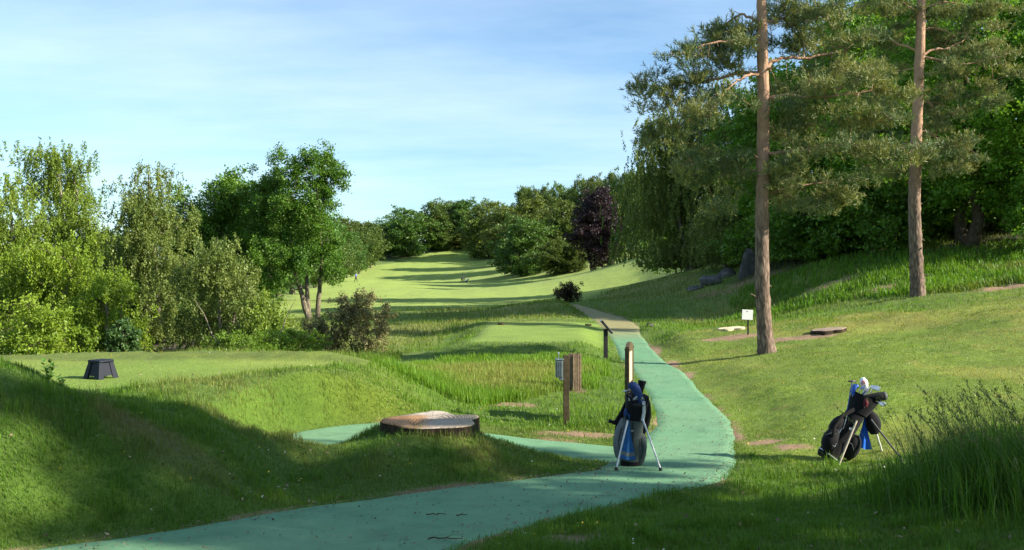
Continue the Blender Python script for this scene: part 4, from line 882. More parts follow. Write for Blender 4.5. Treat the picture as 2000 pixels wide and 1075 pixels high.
def wood_top_mat():
    m, nt, out = new_mat('sawn_wood'); p = objc(nt)
    n0 = noise(nt, 1.1, 4, 0.6, p); n1 = noise(nt, 5.0, 6, 0.7, p)
    wv = N(nt, 'ShaderNodeTexWave', Scale=9.0, Distortion=3.5, Detail=3.0); wv.wave_type = 'RINGS'; wv.rings_direction = 'Z'; wv.inputs['Detail Scale'].default_value = 1.5; L(nt, p, wv.inputs['Vector'])
    sx = N(nt, 'ShaderNodeSeparateXYZ'); L(nt, p, sx.inputs[0])
    f = math_(nt, 'ADD', math_(nt, 'MULTIPLY', sx.outputs[0], 0.75), math_(nt, 'ADD', math_(nt, 'MULTIPLY', n1, 0.5), 0.22))
    c = ramp(nt, f, [(0.05, (0.40, 0.21, 0.095)), (0.36, (0.45, 0.27, 0.14)), (0.50, (0.40, 0.335, 0.27)), (0.68, (0.38, 0.315, 0.24)), (0.95, (0.45, 0.35, 0.23))])
    g = math_(nt, 'ADD', math_(nt, 'MULTIPLY', sx.outputs[1], 1.6), math_(nt, 'MULTIPLY', n0, 0.5))
    c = mixc(nt, ramp(nt, g, [(0.72, (0, 0, 0)), (0.98, (1, 1, 1))]), c, (0.58, 0.50, 0.40))
    c = mixc(nt, 1.0, c, mixc(nt, wv.outputs['Fac'], (0.62, 0.60, 0.58), (1.15, 1.15, 1.15)), 'MULTIPLY')
    c = mixc(nt, 1.0, c, mixc(nt, ramp(nt, n1, [(0.3, (0, 0, 0)), (0.7, (1, 1, 1))]), (0.75, 0.74, 0.72), (1.15, 1.15, 1.15)), 'MULTIPLY')
    an = math_(nt, 'ARCTAN2', sx.outputs[1], sx.outputs[0]); cbn = N(nt, 'ShaderNodeCombineXYZ'); L(nt, math_(nt, 'MULTIPLY', an, 3.2), cbn.inputs[0])
    cr = N(nt, 'ShaderNodeTexNoise', Scale=2.2, Detail=5.0); L(nt, cbn.outputs[0], cr.inputs['Vector'])
    c = mixc(nt, ramp(nt, cr.outputs['Fac'], [(0.60, (0, 0, 0)), (0.66, (0.75, 0.75, 0.75))]), c, (0.07, 0.045, 0.028))
    b = N(nt, 'ShaderNodeBsdfPrincipled', Roughness=0.85); b.inputs['Specular IOR Level'].default_value = 0.2
    L(nt, c, b.inputs['Base Color']); L(nt, bump(nt, math_(nt, 'ADD', wv.outputs['Fac'], n1), 0.5, 0.01), b.inputs['Normal']); L(nt, b.outputs[0], out.inputs[0]); return m
WT = wood_top_mat()
PALEWOOD = simple('pale_sawn_wood', (0.66, 0.52, 0.34), 0.85, 0, 0.3, 6, 0.4, 0.15)
STUMPBARK = bark_mat('stump_bark', (0.020, 0.015, 0.010), (0.085, 0.058, 0.036), 7.0, 2.5, 1.0)  # bark colour lowered to hold the shade on the stump's side

def stump(name, label, px, d, rx, ry, h, flare, seed, top_mat, bark, tilt=(0, 0), notch=True, amp=0.045):
    rng = np.random.default_rng(seed); n = 72; th = np.linspace(0, 2 * np.pi, n, endpoint=False)
    x = (px - CX) / F * d; zg = H1(x, d); h = h if h > 0 else h - zg; root = empty(name, (x, d, zg)); tag(root, label, 'tree stump')
    out = 1 + sum(rng.normal(0, amp) * np.cos(k * th + rng.uniform(0, 6)) for k in range(2, 8)); fl = 0.45 + 0.55 * np.clip(sum(rng.normal(0, 0.7) * np.cos(k * th + rng.uniform(0, 6)) for k in (2, 3, 4, 5)), -0.8, 2)
    fl = np.maximum(fl, 0.1) + 1.1 * np.exp(-((np.angle(np.exp(1j * (th + 0.35)))) / 0.45) ** 2)
    def ztop(X, Y): return h + tilt[0] * X + tilt[1] * Y
    rings = []
    for k, t in enumerate(np.linspace(0, 1, 9)):
        q = (1 - t) ** 2.2; rr = out * (1 + flare * fl * q) * (1 + rng.normal(0, 0.012, n))
        X = rr * rx * np.cos(th); Y = rr * ry * np.sin(th); Z = -0.30 + (ztop(X, Y) + 0.30) * t
        rings.append(np.stack([X, Y, Z], 1))
    mb = MB(); mb.loft([list(map(tuple, r)) for r in rings], cap=False); mb.build('bark', bark, root)
    mb = MB(); tr = []
    for t in (1.0, 0.985, 0.9, 0.75, 0.6, 0.45, 0.3, 0.15, 0.0):
        X = out * rx * np.cos(th) * t; Y = out * ry * np.sin(th) * t
        Z = ztop(X, Y) + 0.004 + (0.014 if t < 0.99 else 0) + (fbm(X * 4 + 9, Y * 4 + 9, seed) - 0.5) * 0.010 * (t < 0.99)
        if notch:
            Z -= 0.10 * np.exp(-(((X + 0.30 * rx) / 0.05) ** 2 + ((Y + 0.12 * ry) / 0.16) ** 2)) + 0.13 * np.exp(-(((X - 0.28 * rx) / 0.22) ** 2 + ((Y - 0.42 * ry) / 0.07) ** 2))
            Z += 0.012 * sstep(0.55, 0.9, Y / ry) * (X > -0.1) 
        tr.append(np.stack([X, Y, Z], 1))
    mb.loft([list(map(tuple, r)) for r in tr], cap=False); mb.build('sawn_top', top_mat, root)
    return root
stump('tree_stump', 'wide freshly sawn tree stump with a brown top on the grassy mound by the path', 842, 12.05, 0.63, 0.56, -1.985, 0.22, 3, WT, STUMPBARK, tilt=(0.03, 0.03))
stump('tree_stump', 'low pale splintered stump left of the small white sign', 1428, at(1428, 645)[1], 0.46, 0.34, 0.07, 0.7, 5, PALEWOOD, PALEWOOD, tilt=(0.10, 0.05), notch=False, amp=0.12)
stump('tree_stump', 'low grey-brown sawn stump to the right of the pine foot', 1618, at(1618, 648)[1], 0.55, 0.4, 0.07, 0.7, 7, simple('old_sawn_wood', (0.27, 0.20, 0.14), 0.9, 0, 0.35, 5, 0.4), STUMPBARK, tilt=(0.10, 0.03), notch=False, amp=0.10)
boulder(1270, 643, 41, 0.16, 0.22, 0.16, 'small bluish grey stone in the grass just right of the sandy path', 12, None)

# ---------- golf bags
def frame(px, py, d):
    x = (px - CX) / F * d; b = Vector((x, d, H1(x, d)))
    def P(qx, qy, dy=0.0):
        dd = d + dy; return Vector(((qx - CX) / F * dd, dd, (CY - qy) / F * dd)) - b
    return b, P
def sections(axis, rads, rot=0.0, n=20, p=2.4):
    """superellipse cross-sections along an axis; rads = (rx, ry)"""
    rings = []; A = [Vector(a) for a in axis]
    for i, (a, (rx, ry)) in enumerate(zip(A, rads)):
        t = (A[min(i + 1, len(A) - 1)] - A[max(i - 1, 0)]).normalized()
        u = Vector((math.cos(rot), math.sin(rot), 0)); u = (u - t * u.dot(t)).normalized(); v = t.cross(u)
        rg = []
        for k in range(n):
            c, s = math.cos(2 * math.pi * k / n), math.sin(2 * math.pi * k / n)
            rg.append(a + u * rx * math.copysign(abs(c) ** (2 / p), c) + v * ry * math.copysign(abs(s) ** (2 / p), s))
        rings.append(rg)
    return rings
def puff(mb, axis, rads, rot=0.0, n=16, k=7):
    """a padded pocket: rounded ends"""
    A = [Vector(a) for a in axis]; t = [i / (k - 1) for i in range(k)]
    pts = [A[0].lerp(A[1], q) if len(A) == 2 else (A[0] * (1 - q) ** 2 + A[1] * 2 * q * (1 - q) + A[2] * q * q) for q in t]
    rr = [(rads[0] * max(0.25, math.sin(math.pi * (0.06 + 0.88 * q)) ** 0.45), rads[1] * max(0.25, math.sin(math.pi * (0.06 + 0.88 * q)) ** 0.45)) for q in t]
    mb.loft(sections(pts, rr, rot, n, 2.6)); return mb
def lerpv(a, b, n): return [a.lerp(b, i / (n - 1)) for i in range(n)]
def leg(P, a, b, r, mat, root, foot=True):
    mb = MB(); mb.tube(lerpv(a, b, 5), [r * 1.15, r, r, r, r * 0.95], 8); o = mb.build('leg', mat, root)
    if foot:
        dr = (b - a).normalized(); f = MB(); f.tube([b - dr * 0.035, b - dr * 0.01, b + dr * 0.004], [r * 1.5, r * 2.0, r * 2.2], 8); f.build('rubber_foot', M['rubber'], o)
def towel(name, label, P, top, bl, br, mat, base, wav=0.02, dy=-0.02, band=None):
    me = MB(); n, m = 14, 13; V = []
    for i in range(m):
        t = i / (m - 1)
        for j in range(n):
            s = j / (n - 1); w = 0.30 + 0.70 * t ** 0.6
            p = top.lerp(bl.lerp(br, 0.5 + (s - 0.5) * w), t) if t > 0 else top + (br - bl) * (s - 0.5) * 0.16
            V.append(p + Vector((0, dy + wav * math.sin(s * 9.0 + t) * (0.4 + t), 0.01 * math.sin(s * 7))))
    for th in (0, 1):
        me.add([v + Vector((0, 0.006 * th, 0)) for v in V], [(i * n + j, i * n + j + 1, (i + 1) * n + j + 1, (i + 1) * n + j) for i in range(m - 1) for j in range(n - 1)], True)
    o = me.build(name, [mat] + ([band] if band else []))
    if band:
        for p in o.data.polygons:
            if (p.index % ((m - 1) * (n - 1))) // (n - 1) == m - 3: p.material_index = 1
    o.location = base; tag(o, label, 'towel'); return o
def club(label, base, head_pts, grip, head_kind, mat, P, shaft=M['silver'], cap=None, group=None, size=1.0):
    """a club: shaft disappearing into the bag, head or knitted cover on top"""
    h = Vector(head_pts[0]); t = empty('golf_club', base); tag(t, label, 'golf club', group)
    MB().tube(lerpv(Vector(grip), h, 4), 0.0062, 8).build('shaft', shaft, t)
    if head_kind == 'cover':
        pts = [Vector(p) for p in head_pts]; k = len(pts)
        rr = cap; mb = MB(); C_ = catmull(np.array([tuple(p) for p in pts]), 5); rad = np.interp(np.linspace(0, 1, len(C_)), np.linspace(0, 1, k), rr)
        mb.tube(C_, rad, 14); mb.build('headcover', mat, t)
    elif head_kind == 'iron':
        d = (h - Vector(grip)).normalized(); u = Vector((head_pts[1])).normalized(); v = d.cross(u).normalized(); s = size
        mb = MB(); rings = []
        for q, hh, th in ((0.0, 0.030, 0.011), (0.02, 0.034, 0.011), (0.045, 0.046, 0.010), (0.07, 0.056, 0.009), (0.082, 0.046, 0.006)):
            c = h + u * q * s
            rings.append([c + d * (a * hh * s * 0.9 + 0.012) + v * b * th * s for a, b in ((-0.5, -1), (0.5, -0.35), (0.62, 0), (0.5, 0.35), (-0.5, 1), (-0.62, 0))])
        mb.loft(rings, smooth=False); mb.tube([h - d * 0.05, h + d * 0.015], [0.0085, 0.0095], 8); mb.build('head', mat, t)
    elif head_kind == 'putter':
        u = Vector(head_pts[1]).normalized(); mb = MB()
        mb.loft(sections([h - u * 0.055 * size, h - u * 0.05 * size, h, h + u * 0.05 * size, h + u * 0.055 * size], [(0.010, 0.008), (0.016, 0.012), (0.019, 0.014), (0.016, 0.012), (0.010, 0.008)], 0.6, 12)); mb.build('head', mat, t)
    return t

def bag_one():
    d = 11.70; b, P = frame(1230, 915, d); root = empty('golf_bag', b)
    tag(root, 'grey and black golf stand bag standing on the green path, facing the camera', 'golf bag', 'golf bags')
    A = [P(1230, 914, 0.10), P(1231, 900, 0.09), P(1235, 862, 0.05), P(1240, 815, -0.02)]
    MB().loft(sections(A, [(0.118, 0.10), (0.125, 0.105), (0.122, 0.105), (0.125, 0.108)], 0, 24)).build('body', M['greycloth'], root)
    MB().loft(sections([P(1230, 918, 0.10), P(1230.3, 911, 0.10), P(1231, 898, 0.09)], [(0.115, 0.10), (0.130, 0.112), (0.131, 0.112)], 0, 24)).build('base_cup', M['blackcloth'], root)
    c = MB(); rr = sections([P(1240, 817, -0.02), P(1242, 800, -0.045), P(1244, 784, -0.07), P(1245, 774, -0.085)], [(0.132, 0.115), (0.140, 0.120), (0.148, 0.125), (0.150, 0.128)], 0, 24)
    inner = sections([P(1245, 774, -0.085), P(1243, 790, -0.06)], [(0.136, 0.112), (0.12, 0.10)], 0, 24); yc = P(1245, 774, -0.085).y; rr[-1] = [v + Vector((0, 0, min(0, (v.y - yc) * 0.9 + 0.02))) for v in rr[-1]]; inner[0] = [v + Vector((0, 0, min(0, (v.y - yc) * 0.9 + 0.02))) for v in inner[0]]; c.loft(rr, cap=False); c.loft([rr[-1], inner[0], inner[1]], cap=True); c.build('collar', M['blackcloth'], root)
    puff(MB(), [P(1219, 818, 0.0), P(1206, 860, 0.05), P(1212, 898, 0.07)], (0.085, 0.075)).build('side_pocket', M['lightcloth'], root)
    puff(MB(), [P(1212, 825, 0.04), P(1201, 862, 0.09), P(1206, 893, 0.11)], (0.05, 0.06)).build('pocket_trim', M['blackcloth'], root)
    puff(MB(), [P(1250, 842, 0.02), P(1255, 875, 0.05), P(1248, 909, 0.08)], (0.075, 0.07)).build('front_pocket', M['greycloth'], root)
    puff(MB(), [P(1254, 840, 0.06), P(1259, 875, 0.10), P(1252, 903, 0.12)], (0.05, 0.05)).build('pocket_trim', M['blackcloth'], root)
    puff(MB(), [P(1262, 775, -0.02), P(1266, 812, 0.0), P(1256, 846, 0.03)], (0.060, 0.075)).build('shoulder_pad', M['blackcloth'], root)
    s = MB(); s.loft(sections([P(1224, 786, 0.0), P(1217, 804, 0.03), P(1209, 820, 0.05), P(1200, 826, 0.05), P(1189, 822, 0.04)], [(0.03, 0.02), (0.04, 0.025), (0.05, 0.028), (0.052, 0.03), (0.028, 0.02)], 0.3, 12)); s.loft(sections([P(1205, 826, 0.06), P(1203, 842, 0.10), P(1203, 866, 0.13)], [(0.02, 0.012)] * 3, 0.3, 10)); s.build('strap', M['blackcloth'], root)
    for qq in ([P(1236, 826, -0.135), P(1237, 850, -0.10), P(1234, 880, -0.055)], [P(1214, 836, -0.07), P(1208, 862, -0.03), P(1211, 888, -0.01)], [P(1252, 856, -0.055), P(1256, 876, -0.02), P(1253, 896, 0.0)]):
        MB().tube(qq, 0.0055, 6).build('zip', M['blackcloth'], root)
    MB().box(P(1234, 842, -0.128), (0.05, 0.006, 0.022)).build('printed_patch', M['lightcloth'], root)
    fl = at_path(1203, 921); fr = at_path(1291, 922)
    for a, f in ((P(1226, 822, -0.16), fl), (P(1255, 818, -0.17), fr)):
        leg(P, a, Vector((f[0], f[1], zp(f[1]) + 0.02)) - b, 0.0115, M['alu'], root)
    MB().loft(sections([P(1257, 785, -0.19), P(1258, 805, -0.17), P(1255, 822, -0.16)], [(0.022, 0.012)] * 3, 0, 8)).build('leg_bracket', M['alu'], root)
    puff(MB(), [P(1223, 798, -0.10), P(1221, 816, -0.09)], (0.026, 0.03)).build('rain_hood_strap', M['navy'], root)
    towel('golf_towel', 'blue towel hanging down the front of the grey golf bag', P, P(1229, 810, -0.175), P(1207, 897, -0.11), P(1242, 899, -0.11), M['bluetowel'], b, 0.016, 0.0, M['lightcloth'])
    g = 'clubs in the grey golf bag'
    lo = P(1238, 880, 0.03)
    club('club under a fat curved navy knitted cover, middle of the grey golf bag', b, [P(1254, 792, -0.12), P(1249, 776, -0.13), P(1242, 760, -0.13), P(1235, 753, -0.12), P(1232, 760, -0.12)], lo, 'cover', M['navy'], P, cap=[0.040, 0.048, 0.060, 0.058, 0.035], group=g)
    club('club under an upright flared black cover, tallest in the grey golf bag', b, [P(1249, 778, -0.02), P(1251, 764, -0.02), P(1253, 752, -0.02), P(1254.5, 744, -0.02)], lo, 'cover', M['blackcloth'], P, cap=[0.030, 0.036, 0.047, 0.058], group=g)
    club('silver putter head on the left of the grey golf bag', b, [P(1224, 764, -0.06), (1, 0.3, 0.1)], P(1234, 880, 0.04), 'putter', M['silver'], P, group=g)
    for qx, qy, u, lb in ((1232, 786, (-0.4, -0.5, 0.4), 'silver iron nearest the left inside the grey golf bag'), (1237, 782, (0.5, -0.6, 0.3), 'silver iron just left of the navy cover in the grey golf bag'), (1239, 793, (0.6, -0.6, 0.0), 'silver iron lowest in front of the navy cover in the grey golf bag'), (1258, 783, (-0.5, -0.6, 0.2), 'silver iron right of the navy cover in the grey golf bag')):
        club(lb, b, [P(qx, qy, -0.12), u], lo, 'iron', M['silver'], P, group=g, size=0.9)
bag_one()

def bag_two():
    d = 12.15; b, P = frame(1625, 896, d); root = empty('golf_bag', b)
    tag(root, 'black golf stand bag leaning to the right on the grass', 'golf bag', 'golf bags')
    A = [P(1614, 893, 0.0), P(1622, 882, 0.0), P(1650, 842, 0.0), P(1674, 803, 0.0)]
    MB().loft(sections(A, [(0.125, 0.11), (0.135, 0.115), (0.13, 0.115), (0.125, 0.11)], 0, 24)).build('body', M['blackcloth'], root)
    MB().loft(sections([P(1612, 897, 0.0), P(1616, 890, 0.0), P(1621, 883, 0.0)], [(0.12, 0.10), (0.138, 0.12), (0.139, 0.12)], 0, 24)).build('base_cup', M['blackcloth'], root)
    MB().loft(sections([P(1617.5, 888, 0), P(1618.6, 886.5, 0)], [(0.142, 0.124)] * 2, 0, 24)).build('base_ring', M['alu'], root)
    c = MB(); rr = sections([P(1673, 806, 0), P(1680, 793, 0), P(1687, 781, 0), P(1690, 775, 0)], [(0.135, 0.12), (0.165, 0.13), (0.185, 0.14), (0.19, 0.14)], 0, 24)
    c.loft(rr, cap=False); inner = sections([P(1690, 775, 0), P(1683, 790, 0)], [(0.17, 0.125), (0.14, 0.11)], 0, 24); c.loft([rr[-1], inner[0], inner[1]], cap=True); c.build('collar', M['blackcloth'], root)
    puff(MB(), [P(1634, 838, -0.05), P(1614, 862, -0.08), P(1620, 886, -0.06)], (0.105, 0.10)).build('large_pocket', M['blackcloth'], root)
    puff(MB(), [P(1648, 814, -0.02), P(1630, 830, -0.03), P(1624, 846, -0.03)], (0.075, 0.08)).build('side_pocket', M['blackcloth'], root)
    puff(MB(), [P(1672, 850, -0.03), P(1667, 874, -0.03), P(1653, 896, -0.01)], (0.10, 0.10)).build('front_pocket', M['blackcloth'], root)
    puff(MB(), [P(1699, 806, 0.02), P(1706, 826, 0.03), P(1708, 848, 0.03)], (0.105, 0.075)).build('hanging_pouch', M['blackcloth'], root)
    for qq in ([P(1655, 806, -0.135), P(1652, 820, -0.14), P(1647, 838, -0.14)], [P(1626, 870, -0.185), P(1630, 873, -0.185), P(1634, 866, -0.18)], [P(1638, 848, -0.15), P(1641, 842, -0.15), P(1645, 836, -0.15)]): z = MB(); z.tube(qq, [0.006, 0.011, 0.004], 8, squash=0.3); z.build('reflective_trim', M['alu'], root)
    for qq in ([P(1612, 850, -0.17), P(1622, 846, -0.185), P(1634, 848, -0.16)], [P(1655, 862, -0.125), P(1664, 868, -0.135), P(1668, 882, -0.12)]):
        MB().tube(qq, 0.005, 6).build('zip', M['greycloth'], root)
    s = MB(); s.loft(sections([P(1668, 800, -0.14), P(1645, 812, -0.19), P(1630, 834, -0.19), P(1628, 852, -0.16)], [(0.03, 0.012)] * 4, 0.4, 10)); s.build('strap', M['blackcloth'], root)
    MB().box(P(1662, 838, -0.135), (0.045, 0.006, 0.03)).build('printed_patch', M['alu'], root)
    fs = [at(1638, 911), at(1765, 904), at(1723, 884)]
    leg(P, P(1673, 822, -0.12), Vector(fs[0]) + Vector((0, 0, 0.01)) - b, 0.013, M['beigeleg'], root, False)
    leg(P, P(1701, 820, -0.08), Vector(fs[1]) + Vector((0, 0, 0.01)) - b, 0.013, M['darkleg'], root, False)
    leg(P, P(1709, 838, 0.12), Vector(fs[2]) + Vector((0, 0, 0.01)) - b, 0.012, M['white'], root, False)
    towel('golf_towel', 'bright royal blue towel hanging under the collar of the black golf bag', P, P(1690, 806, 0.03), P(1671, 874, 0.03), P(1703, 879, 0.03), M['royaltowel'], b, 0.02, 0.0)
    g = 'clubs in the black golf bag'; lo = P(1640, 855, 0)
    club('black putter head highest on the left of the black golf bag', b, [P(1664, 745, -0.02), (1, 0.2, 0.0)], P(1650, 830, 0), 'putter', M['darkleg'], P, shaft=M['blueshaft'], group=g)
    t = club('club in a round white cover with a red ring emblem on the black golf bag', b, [P(1693, 766, 0), P(1690, 758, -0.01), P(1688, 750, -0.02), P(1686, 744, -0.02), P(1685, 738, -0.02)], lo, 'cover', M['white'], P, cap=[0.022, 0.038, 0.052, 0.05, 0.022], group=g)
    em = MB(); c0 = P(1687.5, 748.5, -0.072)
    for r in (0.034, 0.019):
        n = 24; ring = [[c0 + Vector((math.cos(a) * q, (-0.002 if q < r + 0.003 else 0) + 0.012 * (q / 0.05) ** 2, math.sin(a) * q)) for a in [2 * math.pi * i / n for i in range(n if r > 0.03 else 17)]] for q in (r - 0.003, r + 0.003)]
        m_ = len(ring[0]); em.add(ring[0] + ring[1], [(i, i + 1, m_ + i + 1, m_ + i) for i in range(m_ - 1)])
    for zz in (-0.010, 0.0, 0.010): em.box(c0 + Vector((0.004, -0.003, zz)), (0.018 - abs(zz) * 0.3, 0.004, 0.0035))
    em.box(c0 + Vector((0.012, -0.003, 0)), (0.0035, 0.004, 0.022))
    hc = [o for o in t.children if o.name.startswith('headcover')][0]; em.build('emblem', M['red'], hc)
    club('large black driver cover with a grey end pointing right from the black golf bag', b, [P(1690, 777, -0.08), P(1703, 776, -0.09), P(1716, 775, -0.10), P(1726, 774, -0.10)], lo, 'cover', M['blackcloth'], P, cap=[0.04, 0.052, 0.062, 0.060], group=g)
    t = [o for o in bpy.data.objects if o.name.startswith('golf_club')][-1]
    e0, e1 = P(1726, 774, -0.10), P(1731.5, 773.7, -0.10); MB().tube([e0, e0.lerp(e1, .5), e1], [0.063, 0.060, 0.045], 14).build('end_cap', M['greycloth'], [o for o in t.children if o.name.startswith('headcover')][0])
    for qx, qy, u, mt, sz, lb in ((1700, 756, (0.9, -0.3, -0.3), 'silver', 1.2, 'silver iron right of the white cover in the black golf bag'), (1706, 758, (0.9, -0.2, -0.4), 'silver', 1.0, 'silver iron farthest right among those beside the white cover'), (1681, 759, (0.3, -0.9, 0.1), 'silver', 0.9, 'silver iron just under the left of the white cover in the black golf bag'), (1688, 763, (0.4, -0.9, 0.0), 'silver', 0.9, 'silver iron directly below the white cover in the black golf bag'),
         (1674, 777, (0.8, -0.5, 0.5), 'greymetal', 1.35, 'grey wide iron head over the collar of the black golf bag'), (1714, 786, (0.9, -0.2, -0.5), 'silver', 1.15, 'silver iron under the driver cover on the black golf bag')):
        club(lb, b, [P(qx, qy, -0.06), u], lo, 'iron', M[mt], P, group=g, size=sz)
    club('club with a navy grip sleeve standing left of the white cover', b, [P(1666, 772, -0.04), P(1667, 762, -0.04), P(1670, 755, -0.04), P(1676, 755, -0.04)], P(1655, 830, 0), 'cover', M['blueshaft'], P, cap=[0.028, 0.03, 0.034, 0.026], group=g)
    club('club under a dark red cover tucked inside the collar of the black golf bag', b, [P(1690, 794, -0.13), P(1691, 786, -0.135), P(1691, 780, -0.12)], lo, 'cover', simple('dark_red_knit', (0.10, 0.008, 0.014), 0.8), P, cap=[0.03, 0.036, 0.028], group=g)
bag_two()

# ---------- posts and signs
def post_signs():
    # ball washer post
    b = Vector(at(1106, 829)); d = b.y; r = empty('ball_washer', b); tag(r, 'grey ball washer box fixed to a weathered wooden post beside the path', 'ball washer')
    k = d / F; h = (829 - 694) * k
    mb = MB(); mb.box((0, 0, h / 2 - 0.1), (0.105, 0.10, h + 0.2)); mb.build('post', M['darkwood'], r, 0.006)
    mb = MB(); mb.box((-0.125, -0.02, h - 0.235), (0.13, 0.14, 0.30)); mb.box((-0.125, -0.02, h - 0.072), (0.15, 0.16, 0.03)); mb.box((-0.09, -0.02, h - 0.41), (0.07, 0.10, 0.06)); mb.build('housing', M['greymetal'], r, 0.012)
    mb = MB(); mb.tube([(-0.135, -0.02, h - 0.06), (-0.135, -0.02, h + 0.03)], 0.008, 8); mb.tube([(-0.135, -0.02, h + 0.03), (-0.135, -0.02, h + 0.055)], [0.016, 0.013], 10); mb.build('plunger', M['silver'], r)
    mb = MB()
    for q in (-0.03, 0.0, 0.03): mb.box((-0.125 + q, -0.0925, h - 0.235), (0.012, 0.006, 0.26))
    mb.build('ribs', M['greymetal'], r)
    # slatted litter bin
    b = Vector(at(1123, 766)); d = b.y; k = d / F; r = empty('litter_bin', b, 0.35); tag(r, 'slatted wooden litter bin standing in the long grass behind the ball washer', 'litter bin')
    h = (766 - 694) * k; w = 0.21
    mb = MB(); mb.box((0, 0, 0.015), (0.40, 0.34, 0.05)); mb.build('base', M['greywood'], r, 0.005)
    for s in range(4):
        for q in (-0.078, -0.026, 0.026, 0.078):
            p = Vector((q, -w / 2, 0)); p.rotate(Matrix.Rotation(s * math.pi / 2, 3, 'Z'))
            m2 = MB(); m2.box((p.x, p.y, h / 2 + 0.035), (0.036 if s % 2 == 0 else 0.016, 0.016 if s % 2 == 0 else 0.036, h)); m2.build('slat', M['greywood'], r, 0.002)
    m2 = MB()
    for zz in (0.15, h - 0.06):
        for s in (-1, 1): m2.box((0, s * (w / 2 - 0.014), zz), (w - 0.04, 0.011, 0.035)); m2.box((s * (w / 2 - 0.014), 0, zz), (0.011, w - 0.05, 0.035))
    m2.build('hoop', M['greymetal'], r)
    for (qx, qy, hh, mt, lb) in ((-0.04, -0.04, 0.30, 'bluep', 'blue plastic bottle inside the slatted litter bin'), (0.045, -0.035, 0.26, 'clear', 'clear plastic bottle inside the slatted litter bin')):
        m2 = MB(); z0 = 0.045; m2.tube([(0, 0, z0), (0, 0, z0 + hh * .7), (0, 0, z0 + hh * .85), (0, 0, z0 + hh * .88), (0, 0, z0 + hh)], [0.036, 0.036, 0.016, 0.014, 0.014], 12); o = m2.build('bottle', M[mt]); o.location = b + Vector((qx, qy, 0)); tag(o, lb, 'bottle')
    # tee sign seen almost edge on
    b = Vector(((1225 - CX) / F * 15.6, 15.6, 0)); b.z = H1(b.x, b.y); e = Vector((2.185 - b.x, 0.62, 0)); ang = math.atan2(e.y, e.x); ln = e.length; d = b.y; k = d / F
    r = empty('tee_sign', b, ang); tag(r, 'brown wooden tee sign with a cream panel seen almost edge on beside the path', 'sign'); zt = (CY - 684) / F * d - b.z
    for q, nm in ((0, 'post'), (ln, 'post')):
        m2 = MB(); m2.box((q, 0, zt / 2 - 0.1), (0.07, 0.075, zt + 0.2)); o = m2.build(nm, M['darkwood'], r, 0.006)
        m3 = MB(); m3.box((q, 0, zt + 0.012), (0.085, 0.09, 0.024)); m3.build('post_cap', M['darkwood'], o)
    m2 = MB(); n = 12
    for sgn in (1, -1): pass
    arch = [(ln * i / n, 0.05 + 0.07 * math.sin(math.pi * i / n)) for i in range(n + 1)]
    top = [Vector((x_, y_, zt + a_)) for y_ in (-0.035, 0.035) for x_, a_ in arch]; bot = [Vector((x_, y_, zt - 0.04)) for y_ in (-0.035, 0.035) for x_, a_ in arch]
    m_ = n + 1; vs = top + bot; fs = []
    for i in range(n):
        fs += [(i, i + 1, m_ + i + 1, m_ + i), (2 * m_ + i + 1, 2 * m_ + i, 3 * m_ + i, 3 * m_ + i + 1), (i + 1, i, 2 * m_ + i, 2 * m_ + i + 1), (m_ + i, m_ + i + 1, 3 * m_ + i + 1, 3 * m_ + i)]
    fs += [(0, m_, 3 * m_, 2 * m_), (n, 2 * m_ + n, 3 * m_ + n, m_ + n)]
    m2.add(vs, fs); m2.build('arched_rail', M['darkwood'], r)
    m2 = MB(); m2.box((ln / 2, 0, zt - 0.62), (ln - 0.07, 0.05, 0.06)); m2.build('lower_rail', M['darkwood'], r, 0.004)
    m2 = MB(); m2.box((ln / 2, -0.004, zt - 0.315), (ln - 0.074, 0.03, 0.545)); m2.build('panel', M['board'], r)
    # lectern sign
    b = Vector(at(1183, 700)); d = b.y; k = d / F; r = empty('information_lectern', b); tag(r, 'black post with a tilted black information panel on top, left of the path', 'sign')
    h = (700 - 643) * k
    m2 = MB(); m2.box((0, 0, h / 2 - 0.12), (0.125, 0.11, h + 0.24)); m2.build('post', M['blackwood'], r, 0.008)
    rot = Matrix.Rotation(R(50), 3, 'Y'); m2 = MB(); m2.box((0.02, 0, h + 0.07), (0.50, 0.62, 0.05), rot); pn = m2.build('panel', M['blackwood'], r, 0.005)
    m2 = MB(); m2.box(Vector((0.02, 0, h + 0.07)) + rot @ Vector((0, 0, 0.028)), (0.44, 0.56, 0.006), rot); m2.build('notice', M['alu'], pn)
    m2 = MB(); m2.box(Vector((0.02, 0, h + 0.07)) + rot @ Vector((-0.255, 0, 0.0)), (0.012, 0.30, 0.05), rot); m2.build('top_edge', M['white'], pn)
    # small white sign
    b = Vector(at(1461, 655)); d = b.y; k = d / F; r = empty('small_sign', b); tag(r, 'small white square sign on a thin black post beside the pine', 'sign')
    h = 50 * k; m2 = MB(); m2.box((0, 0, h * 0.38 - 0.1), (0.045, 0.045, h * 0.76 + 0.2)); m2.build('post', M['blackwood'], r)
    m2 = MB(); m2.box((-0.03, -0.034, h * 0.80), (21 * k, 0.02, 19.5 * k), Matrix.Rotation(R(3), 3, 'Y')); pn = m2.build('board', M['white'], r, 0.004)
    m2 = MB(); m2.box((-0.04, -0.046, h * 0.93), (0.05, 0.003, 0.022)); m2.build('printed_mark', M['greycloth'], pn)
